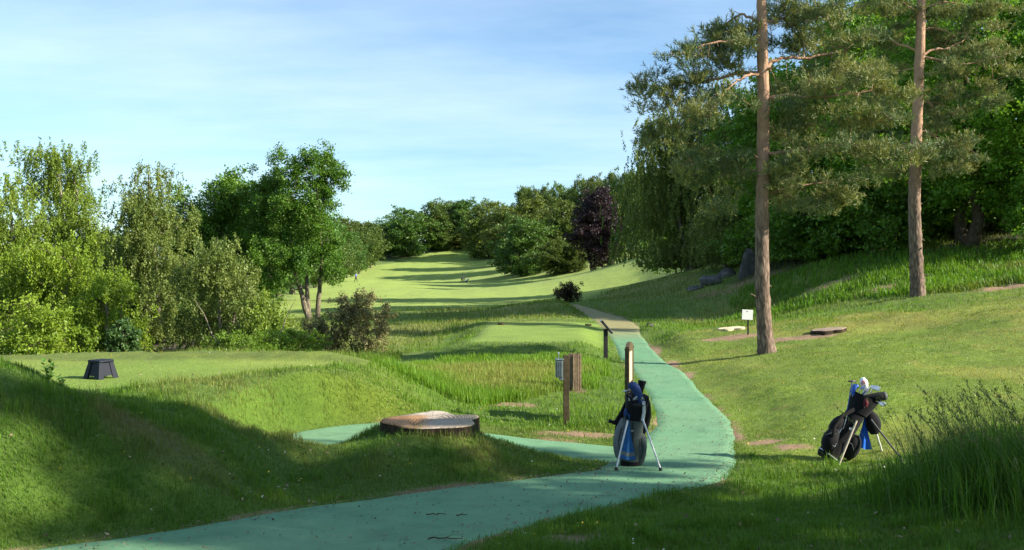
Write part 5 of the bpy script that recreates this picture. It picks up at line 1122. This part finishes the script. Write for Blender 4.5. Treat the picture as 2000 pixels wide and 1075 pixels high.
    # tee markers
    for px, py, lb in ((979, 635, 'small dark wooden tee marker at the left back of the far tee'), (1149, 637, 'small dark wooden tee marker at the right back of the far tee')):
        b = at(px, py); m2 = MB(); m2.loft(sections([(-0.15, 0, 0.05), (-0.14, 0, 0.05), (0.14, 0, 0.05), (0.15, 0, 0.05)], [(0.035, 0.035), (0.05, 0.05), (0.05, 0.05), (0.035, 0.035)], math.pi / 2, 10)); o = m2.build('tee_marker', M['darkwood']); o.location = b; tag(o, lb, 'tee marker', 'tee markers')
    b = at(871, 537); m2 = MB(); m2.tube([(0, 0, -0.1), (0, 0, 0.6), (0, 0, 0.68)], [0.06, 0.06, 0.02], 8); o = m2.build('marker_post', M['white']); o.location = b; tag(o, 'tiny white marker post far up the fairway in the shade streak', 'post')
post_signs()

def step_stool():
    b = Vector(at(197, 739)); r = empty('step_stool', b, R(-27)); tag(r, 'dark navy plastic step stool standing on the left tee', 'step stool')
    h, wt, wb = 0.285, 0.125, 0.180
    m2 = MB(); m2.loft(sections([(0, 0, h - 0.035), (0, 0, h - 0.030), (0, 0, h - 0.006), (0, 0, h)], [(wt + .012, wt + .012), (wt + .016, wt + .016), (wt + .014, wt + .014), (wt + .004, wt + .004)], 0, 32, 9)); m2.build('top', M['plastic'], r)
    def c(s, t): return wb + (wt - wb) * t
    for i in range(4):
        rot = Matrix.Rotation(i * math.pi / 2, 3, 'Z'); z1 = h - 0.03
        m2 = MB()
        for a0, a1 in ((-1.0, -0.62), (0.62, 1.0)):
            pass
        # side panel with an arched cut-out at the foot
        prof = [(-0.62, 0.0), (-0.55, 0.035), (-0.40, 0.048), (0.40, 0.048), (0.55, 0.035), (0.62, 0.0)]
        vs = []
        for (sx_, z) in prof: w = c(0, z / z1) - 0.014; vs.append(rot @ Vector((sx_ * w, -w, z)))
        w = c(0, 1) - 0.014
        tops = [rot @ Vector((sx_ * w, -w, z1)) for sx_, z in prof]
        inn = [v - rot @ Vector((0, -0.008, 0)) for v in vs + tops]
        n = len(prof); allv = vs + tops + inn; fs = []
        for q in range(n - 1): fs += [(q, q + 1, n + q + 1, n + q), (2 * n + q + 1, 2 * n + q, 3 * n + q, 3 * n + q + 1), (q + 1, q, 2 * n + q, 2 * n + q + 1)]
        m2.add(allv, fs); m2.build('side_panel', M['plastic'], r)
        # corner leg
        m2 = MB(); ring = []
        for z in (0.0, z1):
            w = c(0, z / z1); q = 0.085 * (1.15 - 0.3 * z / z1); t = 0.016
            ring.append([rot @ Vector(p) for p in ((-w, -w, z), (-w + q, -w, z), (-w + q, -w + t, z), (-w + t, -w + t, z), (-w + t, -w + q, z), (-w, -w + q, z))])
        m2.loft(ring, smooth=False); m2.build('leg', M['plastic'], r, 0.004)
step_stool()

# ---------- people
def skin_obj(name, V, E, rad, mat, parent, root=0):
    me = bpy.data.meshes.new(name); me.from_pydata([tuple(v) for v in V], E, []); o = link(name, me, mat, parent)
    o.modifiers.new('skin', 'SKIN'); sv = me.skin_vertices[0].data
    for i, r in enumerate(rad): sv[i].radius = (r, r) if not hasattr(r, '__len__') else r
    for i in range(len(V)): sv[i].use_root = (i == root)
    s = o.modifiers.new('sub', 'SUBSURF'); s.levels = 1; s.render_levels = 2
    return o
def person(px, py, rot, label, shirt, legs, stride=0.25, long_legs=True, arm=0.2, d_off=(0, 0)):
    b = Vector(at(px, py)) + Vector((*d_off, 0)); r = empty('person', b, rot); tag(r, label, 'person')
    J = {'pel': (0, 0, .95), 'spine': (0, .02, 1.15), 'chest': (0, .03, 1.36), 'neck': (0, .04, 1.50), 'head': (0, .06, 1.62), 'top': (0, .05, 1.74)}
    for s, n in ((-1, 'l'), (1, 'r')):
        st = stride * s; ar = -arm * s
        J.update({n + 'hip': (s * .10, 0, .92), n + 'knee': (s * .11, st * .6 + .05, .50), n + 'ank': (s * .11, st - .03, .08), n + 'toe': (s * .12, st + .16, .03),
                  n + 'sh': (s * .19, .02, 1.43), n + 'el': (s * .25, ar * .5, 1.15), n + 'wr': (s * .25, ar + .08, .92), n + 'palm': (s * .25, ar + .11, .84)})
        for f in range(4): J[n + 'f%d' % f] = (s * (.25 + (f - 1.5) * 0.002), ar + .09 + (f) * 0.018, .75 - (0, .012, .008, -.01)[f])
        J[n + 'th'] = (s * .235, ar + .16, .80)
    keys = list(J); ix = {k: i for i, k in enumerate(keys)}; E = [('pel', 'spine'), ('spine', 'chest'), ('chest', 'neck'), ('neck', 'head'), ('head', 'top')]
    for n in 'lr':
        E += [('pel', n + 'hip'), (n + 'hip', n + 'knee'), (n + 'knee', n + 'ank'), (n + 'ank', n + 'toe'), ('chest', n + 'sh'), (n + 'sh', n + 'el'), (n + 'el', n + 'wr'), (n + 'wr', n + 'palm'), (n + 'palm', n + 'th')] + [(n + 'palm', n + 'f%d' % f) for f in range(4)]
    rad = {'pel': .13, 'spine': .12, 'chest': .14, 'neck': .055, 'head': .10, 'top': .075}
    rr = []
    for k in keys:
        kk = k[1:] if k[0] in 'lr' and k not in rad else k
        rr.append(rad.get(k) or {'hip': .095, 'knee': .058, 'ank': .042, 'toe': .035, 'sh': .062, 'el': .044, 'wr': .030, 'palm': .036, 'th': .010}.get(kk, .009))
    skin_obj('body', [J[k] for k in keys], [(ix[a], ix[c]) for a, c in E], rr, M['skin'], r)
    def cloth(nm, ks, es, rd, mat):
        skin_obj(nm, [J[k] if isinstance(k, str) else k for k in ks], es, rd, mat, r)
    cloth('shirt', ['pel', 'spine', 'chest', 'lsh', 'lel', 'rsh', 'rel'], [(0, 1), (1, 2), (2, 3), (3, 4), (2, 5), (5, 6)], [.15, .145, .165, .085, .062, .085, .062], M[shirt])
    if long_legs: cloth('trousers', ['pel', 'lhip', 'lknee', 'lank', 'rhip', 'rknee', 'rank'], [(0, 1), (1, 2), (2, 3), (0, 4), (4, 5), (5, 6)], [.145, .115, .08, .065, .115, .08, .065], M[legs])
    else: cloth('shorts', ['pel', 'lhip', 'lknee', 'rhip', 'rknee'], [(0, 1), (1, 2), (0, 3), (3, 4)], [.145, .12, .085, .12, .085], M[legs])
    for s, n in ((-1, 'l'), (1, 'r')): cloth('shoe', [n + 'ank', n + 'toe'], [(0, 1)], [.055, .045], M['shoe'])
    hm = MB(); c = Vector(J['head']) + Vector((0, -0.02, 0.045)); hm.loft([[c + Vector((math.cos(a) * .112 * math.cos(p), math.sin(a) * .118 * math.cos(p), math.sin(p) * .11)) for a in [2 * math.pi * i / 14 for i in range(14)]] for p in (-.25, 0.1, .5, .9, 1.3, 1.5)]); hm.build('hair', M['hair'], r)
    f = MB(); hc = Vector(J['head'])
    for sx_ in (-.035, .035): f.box(hc + Vector((sx_, .093, .02)), (.022, .012, .012))
    f.build('eyes', M['hair'], r); f = MB(); f.tube([hc + Vector((0, .095, .03)), hc + Vector((0, .118, -.01))], [.010, .016], 6); f.tube([hc + Vector((-.03, .09, -.05)), hc + Vector((.03, .09, -.05))], .008, 6)
    for sx_ in (-.105, .105): f.tube([hc + Vector((sx_, 0, .03)), hc + Vector((sx_, .005, -.03))], [.018, .012], 6)
    f.build('face_features', M['skin'], r)
    return r
person(695, 551, R(-100), 'person in a blue shirt and dark trousers walking alone across the left of the fairway', 'blueshirt', 'darkcloth', 0.32)
person(902, 552, R(-60), 'person in a pale pink top walking, the left one of the pair on the fairway', 'pink', 'darkcloth', 0.18)
person(906, 552.5, R(-80), 'person in cream top and shorts beside a golf trolley on the fairway', 'cream', 'cream', 0.22, False)
def trolley():
    b = Vector(at(911, 552)); r = empty('golf_trolley', b, R(-20)); tag(r, 'white and navy golf bag on a trolley behind the pair on the fairway', 'golf trolley')
    m2 = MB(); m2.loft(sections([(-.25, 0, .30), (0, 0, .45), (.35, 0, .65), (.55, 0, .76)], [(.14, .14), (.16, .16), (.16, .16), (.15, .15)], math.pi / 2, 14)); m2.build('bag', M['white'], r)
    m2 = MB(); m2.loft(sections([(-.10, 0, .22), (.15, 0, .38), (.3, 0, .46)], [(.1, .12), (.13, .14), (.09, .1)], math.pi / 2, 12)); m2.build('pocket', M['navy'], r)
    m2 = MB(); m2.tube([(-.3, 0, .25), (.0, 0, .34), (.7, 0, .95)], .02, 8); m2.tube([(-.1, 0, .3), (-.15, -.3, .14)], .018, 8); m2.tube([(-.1, 0, .3), (-.15, .3, .14)], .018, 8); m2.build('chassis', M['darkleg'], r)
    for s in (-1, 1):
        m2 = MB(); n = 18; m2.loft([[Vector((-.15 + math.cos(a) * rr_, s * .3 + y_, .14 + math.sin(a) * rr_)) for a in [2 * math.pi * i / n for i in range(n)]] for rr_, y_ in ((.03, -.02), (.12, -.02), (.14, 0), (.12, .02), (.03, .02))]); m2.build('wheel', M['rubber'], r)
trolley()

# ---------- small things on the path
def twigs():
    for i, (px, py, ln, a, lb) in enumerate([(852, 1011, 0.19, 0.1, 'short dark twig on the near path, left of the other short one'), (902, 1012, 0.11, 0.25, 'shorter dark twig on the near path, right of the other'), (870, 1059, 0.30, -0.05, 'longest dark twig lying across the near path at the bottom edge'), (1170, 921, 0.08, 0.4, 'small dark twig near the tip of the grassy stump mound')]):
        p = at_path(px, py); b = Vector((*p, zp(p[1]) + 0.024)); rg = np.random.default_rng(i + 70); m2 = MB(); k = 7
        Q = [Vector((ln * (j / (k - 1) - .5), rg.normal(0, .008), 0.004 + abs(rg.normal(0, .006)))) for j in range(k)]; m2.tube(Q, [0.007 - 0.0006 * j for j in range(k)], 6); m2.tube([Q[3], Q[3] + Vector((ln * .15, ln * .12, .012))], [0.004, 0.002], 5)
        o = m2.build('twig', M['darkwood']); o.location = b; o.rotation_euler = (0, 0, a); tag(o, lb, 'twig', 'twigs lying on the path')
    # fallen leaves and crumbs: nobody could count them
    rg = np.random.default_rng(5); P = []
    tt = rg.uniform(0, 1, 2600); ss = rg.uniform(0.02, 0.98, 2600); ss = np.where(rg.random(2600) < .55, np.where(rg.random(2600) < .5, ss * .18, 1 - ss * .18), ss)
    ii = (60 + tt ** 0.7 * (len(PL) - 62)).astype(int); XY = PL[ii] * (1 - ss)[:, None] + PR[ii] * ss[:, None]; XY += rg.normal(0, 0.05, XY.shape)
    C = np.stack([XY[:, 0], XY[:, 1], H(XY[:, 0], XY[:, 1]) + 0.03], 1)
    V, Fc, T = leaf_quads(C, 0.030, rg, rg.uniform(0, 1, len(C)), up=2.5, droop=0.0, aspect=0.6)
    me = np_mesh('leaf_litter', V, Fc); add_float(me, 'tint', T)
    tag(link('leaf_litter', me, leaf_mat('litter', (0.03, 0.022, 0.014), (0.22, 0.17, 0.10), 0.1)), 'scattered fallen leaves and crumbs on the green path', 'leaf litter', kind='stuff')
twigs()
# ------------------------------------------------------------------ grass
def grass_mat():
    m, nt, out = new_mat('grass_blades')
    a = N(nt, 'ShaderNodeAttribute', attribute_name='col').outputs['Color']
    b = N(nt, 'ShaderNodeBsdfPrincipled', Roughness=0.5); b.inputs['Specular IOR Level'].default_value = 0.25; L(nt, a, b.inputs['Base Color'])
    t = N(nt, 'ShaderNodeBsdfTranslucent'); L(nt, mixc(nt, 1.0, a, (1.25, 1.2, 0.6), 'MULTIPLY'), t.inputs['Color'])
    mx = N(nt, 'ShaderNodeMixShader'); mx.inputs[0].default_value = 0.40; L(nt, b.outputs[0], mx.inputs[1]); L(nt, t.outputs[0], mx.inputs[2]); L(nt, mx.outputs[0], out.inputs[0]); return m
GM = grass_mat()
GR = np.random.default_rng(77)
def relief(x, y, sd, zz):
    near = np.clip(1 - (y - 60) / 80, 0, 1) * (y > -5)
    return ((fbm(x * 1.1, y * 1.1, 41) - 0.5) * 0.17 + (fbm(x * 4, y * 4, 43) - 0.5) * 0.085) * (1 - zz['tee']) * near * sstep(0.05, 0.8, sd) * (1 - 0.35 * zz['lawn'])
def blades(name, label, xy, h, w, col, bend=0.45, tipc=None, zz=None, cat='grass', seed=0, dirbias=(0, 0)):
    rng = np.random.default_rng(seed); n = len(xy); x, y = xy[:, 0], xy[:, 1]
    zz = zones(x, y) if zz is None else zz
    z = H(x, y) + relief(x, y, zz['path'], zz) - 0.01
    a = rng.uniform(0, 2 * np.pi, n); f = np.stack([np.cos(a), np.sin(a), np.zeros(n)], 1); s = np.stack([-np.sin(a), np.cos(a), np.zeros(n)], 1)
    bd = (np.abs(rng.normal(0, bend, n)) * h)[:, None]
    B = np.stack([x, y, z], 1); db = np.array([dirbias[0], dirbias[1], 0]) * h[:, None]
    w = w[:, None]
    m1 = B + f * bd * 0.28 + db * .3 + np.array([0, 0, 0.55]) * h[:, None]; tp = B + f * bd + db + np.stack([np.zeros(n), np.zeros(n), h * np.sqrt(np.maximum(0.15, 1 - (bd[:, 0] / h) ** 2 * 0.5))], 1)
    V = np.stack([B - s * w * .5, B + s * w * .5, m1 - s * w * .42, m1 + s * w * .42, tp], 1).reshape(-1, 3)
    i = np.arange(n)[:, None] * 5
    Fc = np.concatenate([i + [0, 1, 3], i + [0, 3, 2], i + [2, 3, 4]], 0)
    me = np_mesh(name, V, Fc)
    c = np.repeat(col[:, None, :], 5, 1)
    c[:, 0:2] *= 0.85
    if tipc is not None: c[:, 4] = tipc; c[:, 2:4] = c[:, 2:4] * .6 + tipc[:, None, :] * .4
    add_col(me, 'col', c.reshape(-1, 3))
    return tag(link(name, me, GM), label, cat, kind='stuff')
def scatter(n, d0, d1, u0=-0.68, u1=0.68, pw=1.0, seed=0):
    rng = np.random.default_rng(seed); t = rng.uniform(0, 1, n)
    if abs(pw - 1) < 1e-6: d = d0 * (d1 / d0) ** t
    else: d = (d0 ** (1 - pw) + t * (d1 ** (1 - pw) - d0 ** (1 - pw))) ** (1 / (1 - pw))
    return np.stack([rng.uniform(u0, u1, n) * d, d], 1)
def shade_cols(x, y, base, alt, dry, rng, s=1.2, dryt=(0.55, 0.8)):
    n = fbm(x / s, y / s, 83); n2 = fbm(x / 3.3, y / 3.3, 87)
    c = np.array(base) * (1 - n)[:, None] + np.array(alt) * n[:, None]; m = (sstep(*dryt, n2) * rng.uniform(0.3, 1, len(x)))[:, None]
    c = c * (1 - m) + np.array(dry) * m
    return c * rng.uniform(0.7, 1.3, (len(x), 1)) * np.array([1, 1, 1]) * (1 + rng.normal(0, 0.06, (len(x), 3)))
def field(name, label, n, d0, d1, hfun, wk, cols, keep, seed, bend=0.45, pw=1.0, u=(-0.68, 0.68), tip=None):
    xy = scatter(n, d0, d1, u[0], u[1], pw, seed); x, y = xy[:, 0], xy[:, 1]; rng = np.random.default_rng(seed + 1)
    zz = zones(x, y); k = keep(x, y, zz, rng); xy = xy[k]; x, y = xy[:, 0], xy[:, 1]; zz = {q: v[k] for q, v in zz.items()}
    h = hfun(x, y, zz, rng); w = wk * np.sqrt(np.maximum(y, 4) / 8.0) ** 1.25 * rng.uniform(0.7, 1.3, len(x))
    c = cols(x, y, zz, rng); tc = tip(x, y, c, rng) if tip else None
    return blades(name, label, xy, h, w, c, bend, tc, zz, seed=seed + 2)
def LAWN(x, y, zz, rng):
    c = LAWN0(x, y, zz, rng)
    m = np.clip(1 - np.hypot((x + 4.3) / 1.7, (y - 9.4) / 0.8), 0, 1) * 1.0 * sstep(0.40, 0.60, fbm(x * 1.5, y * 1.5, 141))
    m = np.maximum(m, 0.8 * np.exp(-(((x + 0.3) / 0.9) ** 2 + ((y - 11.3) / 0.5) ** 2)) * sstep(0.4, 0.6, fbm(x * 2, y * 2, 143))); m = np.clip(m * rng.uniform(0.3, 1.2, len(x)), 0, 0.9)[:, None]
    return c * (1 - m) + np.array([0.25, 0.19, 0.085]) * m * rng.uniform(0.7, 1.2, (len(x), 1))
LAWN0 = lambda x, y, zz, rng: shade_cols(x, y, (0.0650, 0.1628, 0.0126), (0.1274, 0.2277, 0.0231), (0.2600, 0.2484, 0.0735), rng)
def keep_near(x, y, zz, rng):
    sl_ = soil_mask(x, y); ed = zz['path']
    dens = fbm(x * 1.3, y * 1.3, 91)
    return (ed > -0.075 + 0.10 * rng.random(len(x))) & (zz['tee'] < 0.5) & (rng.random(len(x)) > sl_ * 0.9) & (rng.random(len(x)) < 0.55 + 0.7 * dens) & (zz['lawn'] < 0.6)
def h_near(x, y, zz, rng):
    t = fbm(x * 1.7, y * 1.7, 95); ed = sstep(0, 0.35, zz['path'])
    tf = fbm(x * 3.5, y * 3.5, 171)
    return (0.030 + 0.085 * t ** 1.3 + 0.05 * sstep(0.62, 0.85, t) + 0.09 * sstep(0.62, 0.8, tf)) * rng.uniform(0.6, 1.4, len(x)) * (0.55 + 0.45 * ed)
field('rough_grass', 'uneven rough grass on the foreground mounds and banks', 330000, 5.6, 15.5, h_near, 0.0052, LAWN, keep_near, 1000, 0.55, 0.8)
field('lawn_grass', 'short mown grass on the sunny slope right of the path', 150000, 11.3, 34, lambda x, y, zz, rng: rng.uniform(0.018, 0.045, len(x)) * (1 + 0.6 * sstep(20, 30, y)) * (0.7 + 0.9 * fbm(x * 1.4, y * 1.4, 161)), 0.0052,
      lambda x, y, zz, rng: shade_cols(x, y, (0.105, 0.190, 0.020), (0.190, 0.255, 0.034), (0.36, 0.285, 0.105), rng, 0.8, dryt=(0.40, 0.62)) * (0.62 + 0.76 * fbm(x * 0.9, y * 2.0, 167))[:, None], lambda x, y, zz, rng: (zz['lawn'] >= 0.4) & (rng.random(len(x)) < 0.35 + 1.1 * fbm(x * 1.1, y * 1.1, 163)) & (zz['path'] > -0.05 + 0.09 * rng.random(len(x))) & (rng.random(len(x)) > soil_mask(x, y)), 1010, 0.6, 1.1, u=(0.08, 0.68))
field('tee_grass', 'closely mown grass of the left tee', 90000, 10.5, 17.5, lambda x, y, zz, rng: rng.uniform(0.012, 0.026, len(x)), 0.0040,
      lambda x, y, zz, rng: shade_cols(x, y, (0.1560, 0.2415, 0.0294), (0.2145, 0.2967, 0.0441), (0.3120, 0.2760, 0.0945), rng), lambda x, y, zz, rng: (zz['tee'] > 0.3), 1020, 0.6, 0.8, u=(-0.7, -0.14))
def keep_mid(x, y, zz, rng): return ~((x < -2.6) & (y < 30) & (y > 15.8)) & (zz['path'] > -0.05 + 0.09 * rng.random(len(x))) & (zz['tee'] < 0.4) & (zz['lawn'] < 0.5) & (zz['fair'] < 0.4) & (zz['rough'] < 0.5) & (rng.random(len(x)) > soil_mask(x, y) * 0.9) & (zz['wood'] < 0.8)
field('meadow_grass', 'mid length grass around the posts and along both sides of the path', 190000, 15.0, 62, lambda x, y, zz, rng: (0.05 + 0.16 * fbm(x * 0.8, y * 0.8, 97) ** 1.5 + 0.10 * sstep(34, 44, y) * (x > 5)) * rng.uniform(0.6, 1.4, len(x)), 0.0062,
      lambda x, y, zz, rng: shade_cols(x, y, (0.0936, 0.1960, 0.0147), (0.1560, 0.2622, 0.0252), (0.2730, 0.2622, 0.0735), rng, dryt=(0.55, 0.8)), keep_mid, 1030, 0.45, 1.15)
LG = [(-2.3,17.6),(-0.6,17.6),(1.0,18.8),(2.1,20.7),(2.8,24.5),(2.3,26.0),(-0.5,26.2),(-2.3,26.5),(-2.8,22)]
def keep_long(x, y, zz, rng): return (poly_sd(x, y, LG) + (fbm(x, y, 99) - .5) < 0) & (zz['path'] > 0.15) & (zz['tee'] < 0.3)
field('long_grass', 'long bright green grass between the ball washer and the far tee', 90000, 16.5, 30, lambda x, y, zz, rng: (0.08 + 0.24 * fbm(x * 0.7, y * 0.7, 101)) * rng.uniform(0.6, 1.3, len(x)), 0.0062,
      lambda x, y, zz, rng: shade_cols(x, y, (0.1105, 0.2277, 0.0168), (0.1690, 0.2967, 0.0273), (0.2860, 0.2760, 0.0840), rng), keep_long, 1040, 0.35, 1.0, u=(-0.16, 0.14))
def keep_rough(x, y, zz, rng): return (zz['rough'] > 0.4) & (rng.random(len(x)) < 0.35 + fbm(x / 1.5, y / 1.5, 103))
def tip_rough(x, y, c, rng):
    m = (sstep(0.38, 0.62, fbm(x / 5.0, y / 5.0, 107)) * rng.uniform(0, 0.6, len(x)))[:, None]
    return c * (1 - m) + np.array([0.33, 0.25, 0.16]) * m
field('seeding_grass', 'tall seeding rough grass on the ridges before the fairway', 260000, 22, 92, lambda x, y, zz, rng: (0.09 + 0.30 * fbm(x * 0.45, y * 0.45, 105) ** 1.4) * rng.uniform(0.6, 1.35, len(x)), 0.0074,
      lambda x, y, zz, rng: shade_cols(x, y, (0.0910, 0.1725, 0.0168), (0.1560, 0.2346, 0.0294), (0.2100, 0.2200, 0.0700), rng, 3.0, (0.48, 0.75)), keep_rough, 1050, 0.35, 1.1, tip=tip_rough)
WB = [(9.5,42),(14,40.5),(16.5,36.5),(19,36),(26,36),(34,38),(30,46),(20,47),(14,52)]
field('bracken', 'bright green bracken and grass at the foot of the shaded wood', 40000, 35, 54, lambda x, y, zz, rng: (0.15 + 0.55 * fbm(x * 0.6, y * 0.6, 111) ** 1.3) * rng.uniform(0.6, 1.3, len(x)), 0.014,
      lambda x, y, zz, rng: shade_cols(x, y, (0.0715, 0.1794, 0.0126), (0.1430, 0.2691, 0.0231), (0.1560, 0.1656, 0.0420), rng), lambda x, y, zz, rng: (poly_sd(x, y, WB) + 3 * (fbm(x / 2, y / 2, 113) - .5) < 0) & (rng.random(len(x)) > soil_mask(x, y)), 1060, 0.6, 1.0, u=(0.1, 0.72))
def flowers():
    rng = np.random.default_rng(91); xy = np.concatenate([scatter(420, 6.2, 26, -0.6, 0.6, 1.0, 92)]); x, y = xy[:, 0], xy[:, 1]; zz = zones(x, y)
    k = (zz['path'] > 0.12) & (zz['tee'] < 0.2) & (fbm(x / 1.6, y / 1.6, 93) > 0.42); x, y = x[k], y[k]; zz = {q: v[k] for q, v in zz.items()}
    C = np.stack([x, y, H(x, y) + relief(x, y, zz['path'], zz) + rng.uniform(0.03, 0.09, len(x))], 1)
    V, Fc, T = leaf_quads(np.repeat(C, 3, 0) + rng.normal(0, 0.006, (len(C) * 3, 3)), 0.020, rng, np.repeat(rng.integers(0, 2, len(C)), 3).astype(float), up=2.0, droop=0, aspect=0.9)
    me = np_mesh('wild_flowers', V, Fc); add_float(me, 'tint', T)
    tag(link('wild_flowers', me, leaf_mat('petals', (0.75, 0.72, 0.62), (0.80, 0.58, 0.03), 0.2)), 'tiny yellow and white flowers dotted through the grass', 'flowers', kind='stuff')
    xy = scatter(1500, 5.8, 30, -0.66, 0.66, 1.1, 95); x, y = xy[:, 0], xy[:, 1]; zz = zones(x, y); k = zz['path'] > 0.02; x, y = x[k], y[k]; zz = {q: v[k] for q, v in zz.items()}
    C = np.stack([x, y, H(x, y) + relief(x, y, zz['path'], zz) + rng.uniform(0.01, 0.05, len(x))], 1)
    V, Fc, T = leaf_quads(C, 0.045, rng, rng.uniform(0, 1, len(C)), up=1.5, droop=0, aspect=0.6)
    me = np_mesh('fallen_leaves', V, Fc); add_float(me, 'tint', T)
    tag(link('fallen_leaves', me, leaf_mat('dry_leaf', (0.07, 0.045, 0.025), (0.36, 0.28, 0.16), 0.1)), 'dry fallen leaves lying in the grass', 'leaf litter', kind='stuff')
flowers()
# tall clump in the right foreground
def tall_clump():
    rng = np.random.default_rng(31); n = 5200
    c = np.array([at(1960, 985)[0], 7.9]); xy = c + rng.normal(0, 1, (n, 2)) * np.array([0.48, 0.72]); xy[:, 0] += 0.15 + 0.25 * np.abs(rng.normal(0, 1, n))
    q = np.hypot((xy[:, 0] - c[0]) / 0.9, (xy[:, 1] - c[1]) / 1.0); h = (0.22 + 0.55 * np.exp(-q * q * 0.6)) * rng.uniform(0.45, 1.15, n)
    col = shade_cols(xy[:, 0], xy[:, 1], (0.0585, 0.1449, 0.0126), (0.1040, 0.2070, 0.0210), (0.1300, 0.1794, 0.0315), rng)
    blades('tall_grass', 'clump of tall dark grass blades at the right edge of the foreground', xy, h, rng.uniform(0.005, 0.010, n), col, 0.55, seed=33, dirbias=(-0.12, 0))
    ts = TubeSet(); SV = []; 
    for i in range(150):      # flowering stems bowing to the left
        p = c + rng.normal(0, 1, 2) * np.array([0.36, 0.6]) + [0.2, 0]; z = H1(p[0], p[1]); hh = rng.uniform(0.55, 1.15); bx = rng.normal(-0.22, 0.16) * hh; by = rng.normal(0, 0.1) * hh; u = np.linspace(0, 1, 9)
        P = np.stack([p[0] + bx * u ** 2.0, p[1] + by * u ** 2, z + hh * (u - 0.10 * u ** 3)], 1); ts.add(P, np.linspace(0.0035, 0.0014, 9), 4)
        k = rng.integers(14, 30); uu = rng.uniform(0.74, 1.0, k); Q = np.stack([np.interp(uu, u, P[:, j]) for j in range(3)], 1) + rng.normal(0, 0.008, (k, 3)); SV.append(Q)
    st = tag(link('seed_stems', ts.mesh('seed_stems'), simple('grass_stem', (0.0975, 0.1587, 0.0315), 0.6)), 'thin bowed flowering grass stems rising from the tall clump on the right', 'grass stems', kind='stuff')
    Q = np.concatenate(SV); V, Fc, T = leaf_quads(Q, 0.030, rng, rng.uniform(0, 1, len(Q)), up=0.0, droop=-0.8, aspect=0.28)
    me = np_mesh('seed_heads', V, Fc); add_float(me, 'tint', T); link('seed_heads', me, leaf_mat('seed_head', (0.0910, 0.1173, 0.0263), (0.2210, 0.2208, 0.0735), 0.3), st)
tall_clump()
def weed(px, py, d, s, label, seed):
    rng = np.random.default_rng(seed); x = (px - CX) / F * d; r = empty('dock_plant', (x, d, H1(x, d))); tag(r, label, 'plant', 'broad leaved plants on the left mound'); mb = MB(); lf = MB()
    for i in range(7):
        a = rng.uniform(0, 6.28); t = Vector((math.cos(a) * .25, math.sin(a) * .25, 1)).normalized(); hh = s * rng.uniform(.6, 1.0); mb.tube([(0, 0, -.03), t * hh * .5, t * hh], [.006, .005, .002], 5)
        for q in np.linspace(.3, 1, 6):
            b = t * hh * q; aa = rng.uniform(0, 6.28); dr = Vector((math.cos(aa), math.sin(aa), .6)).normalized(); sd_ = dr.cross(Vector((0, 0, 1))).normalized(); l = s * .34 * rng.uniform(.7, 1.2)
            lf.add([b, b + dr * l * .45 + sd_ * l * .20, b + dr * l, b + dr * l * .45 - sd_ * l * .20, b + dr * l * .5 - Vector((0, 0, l * .06))], [(0, 1, 4), (1, 2, 4), (2, 3, 4), (3, 0, 4)])
    mb.build('stem', simple('weed_stem', (0.1040, 0.1794, 0.0315)), r); o = lf.build('leaves', simple('weed_leaf', (0.0650, 0.1863, 0.0189), 0.45, 0, 0.25, 8), r)
weed(96, 755, 9.4, 0.24, 'taller broad leaved plant on the crest of the left mound', 1); weed(120, 768, 9.35, 0.15, 'lower broad leaved plant just right of the taller one on the left mound', 2)
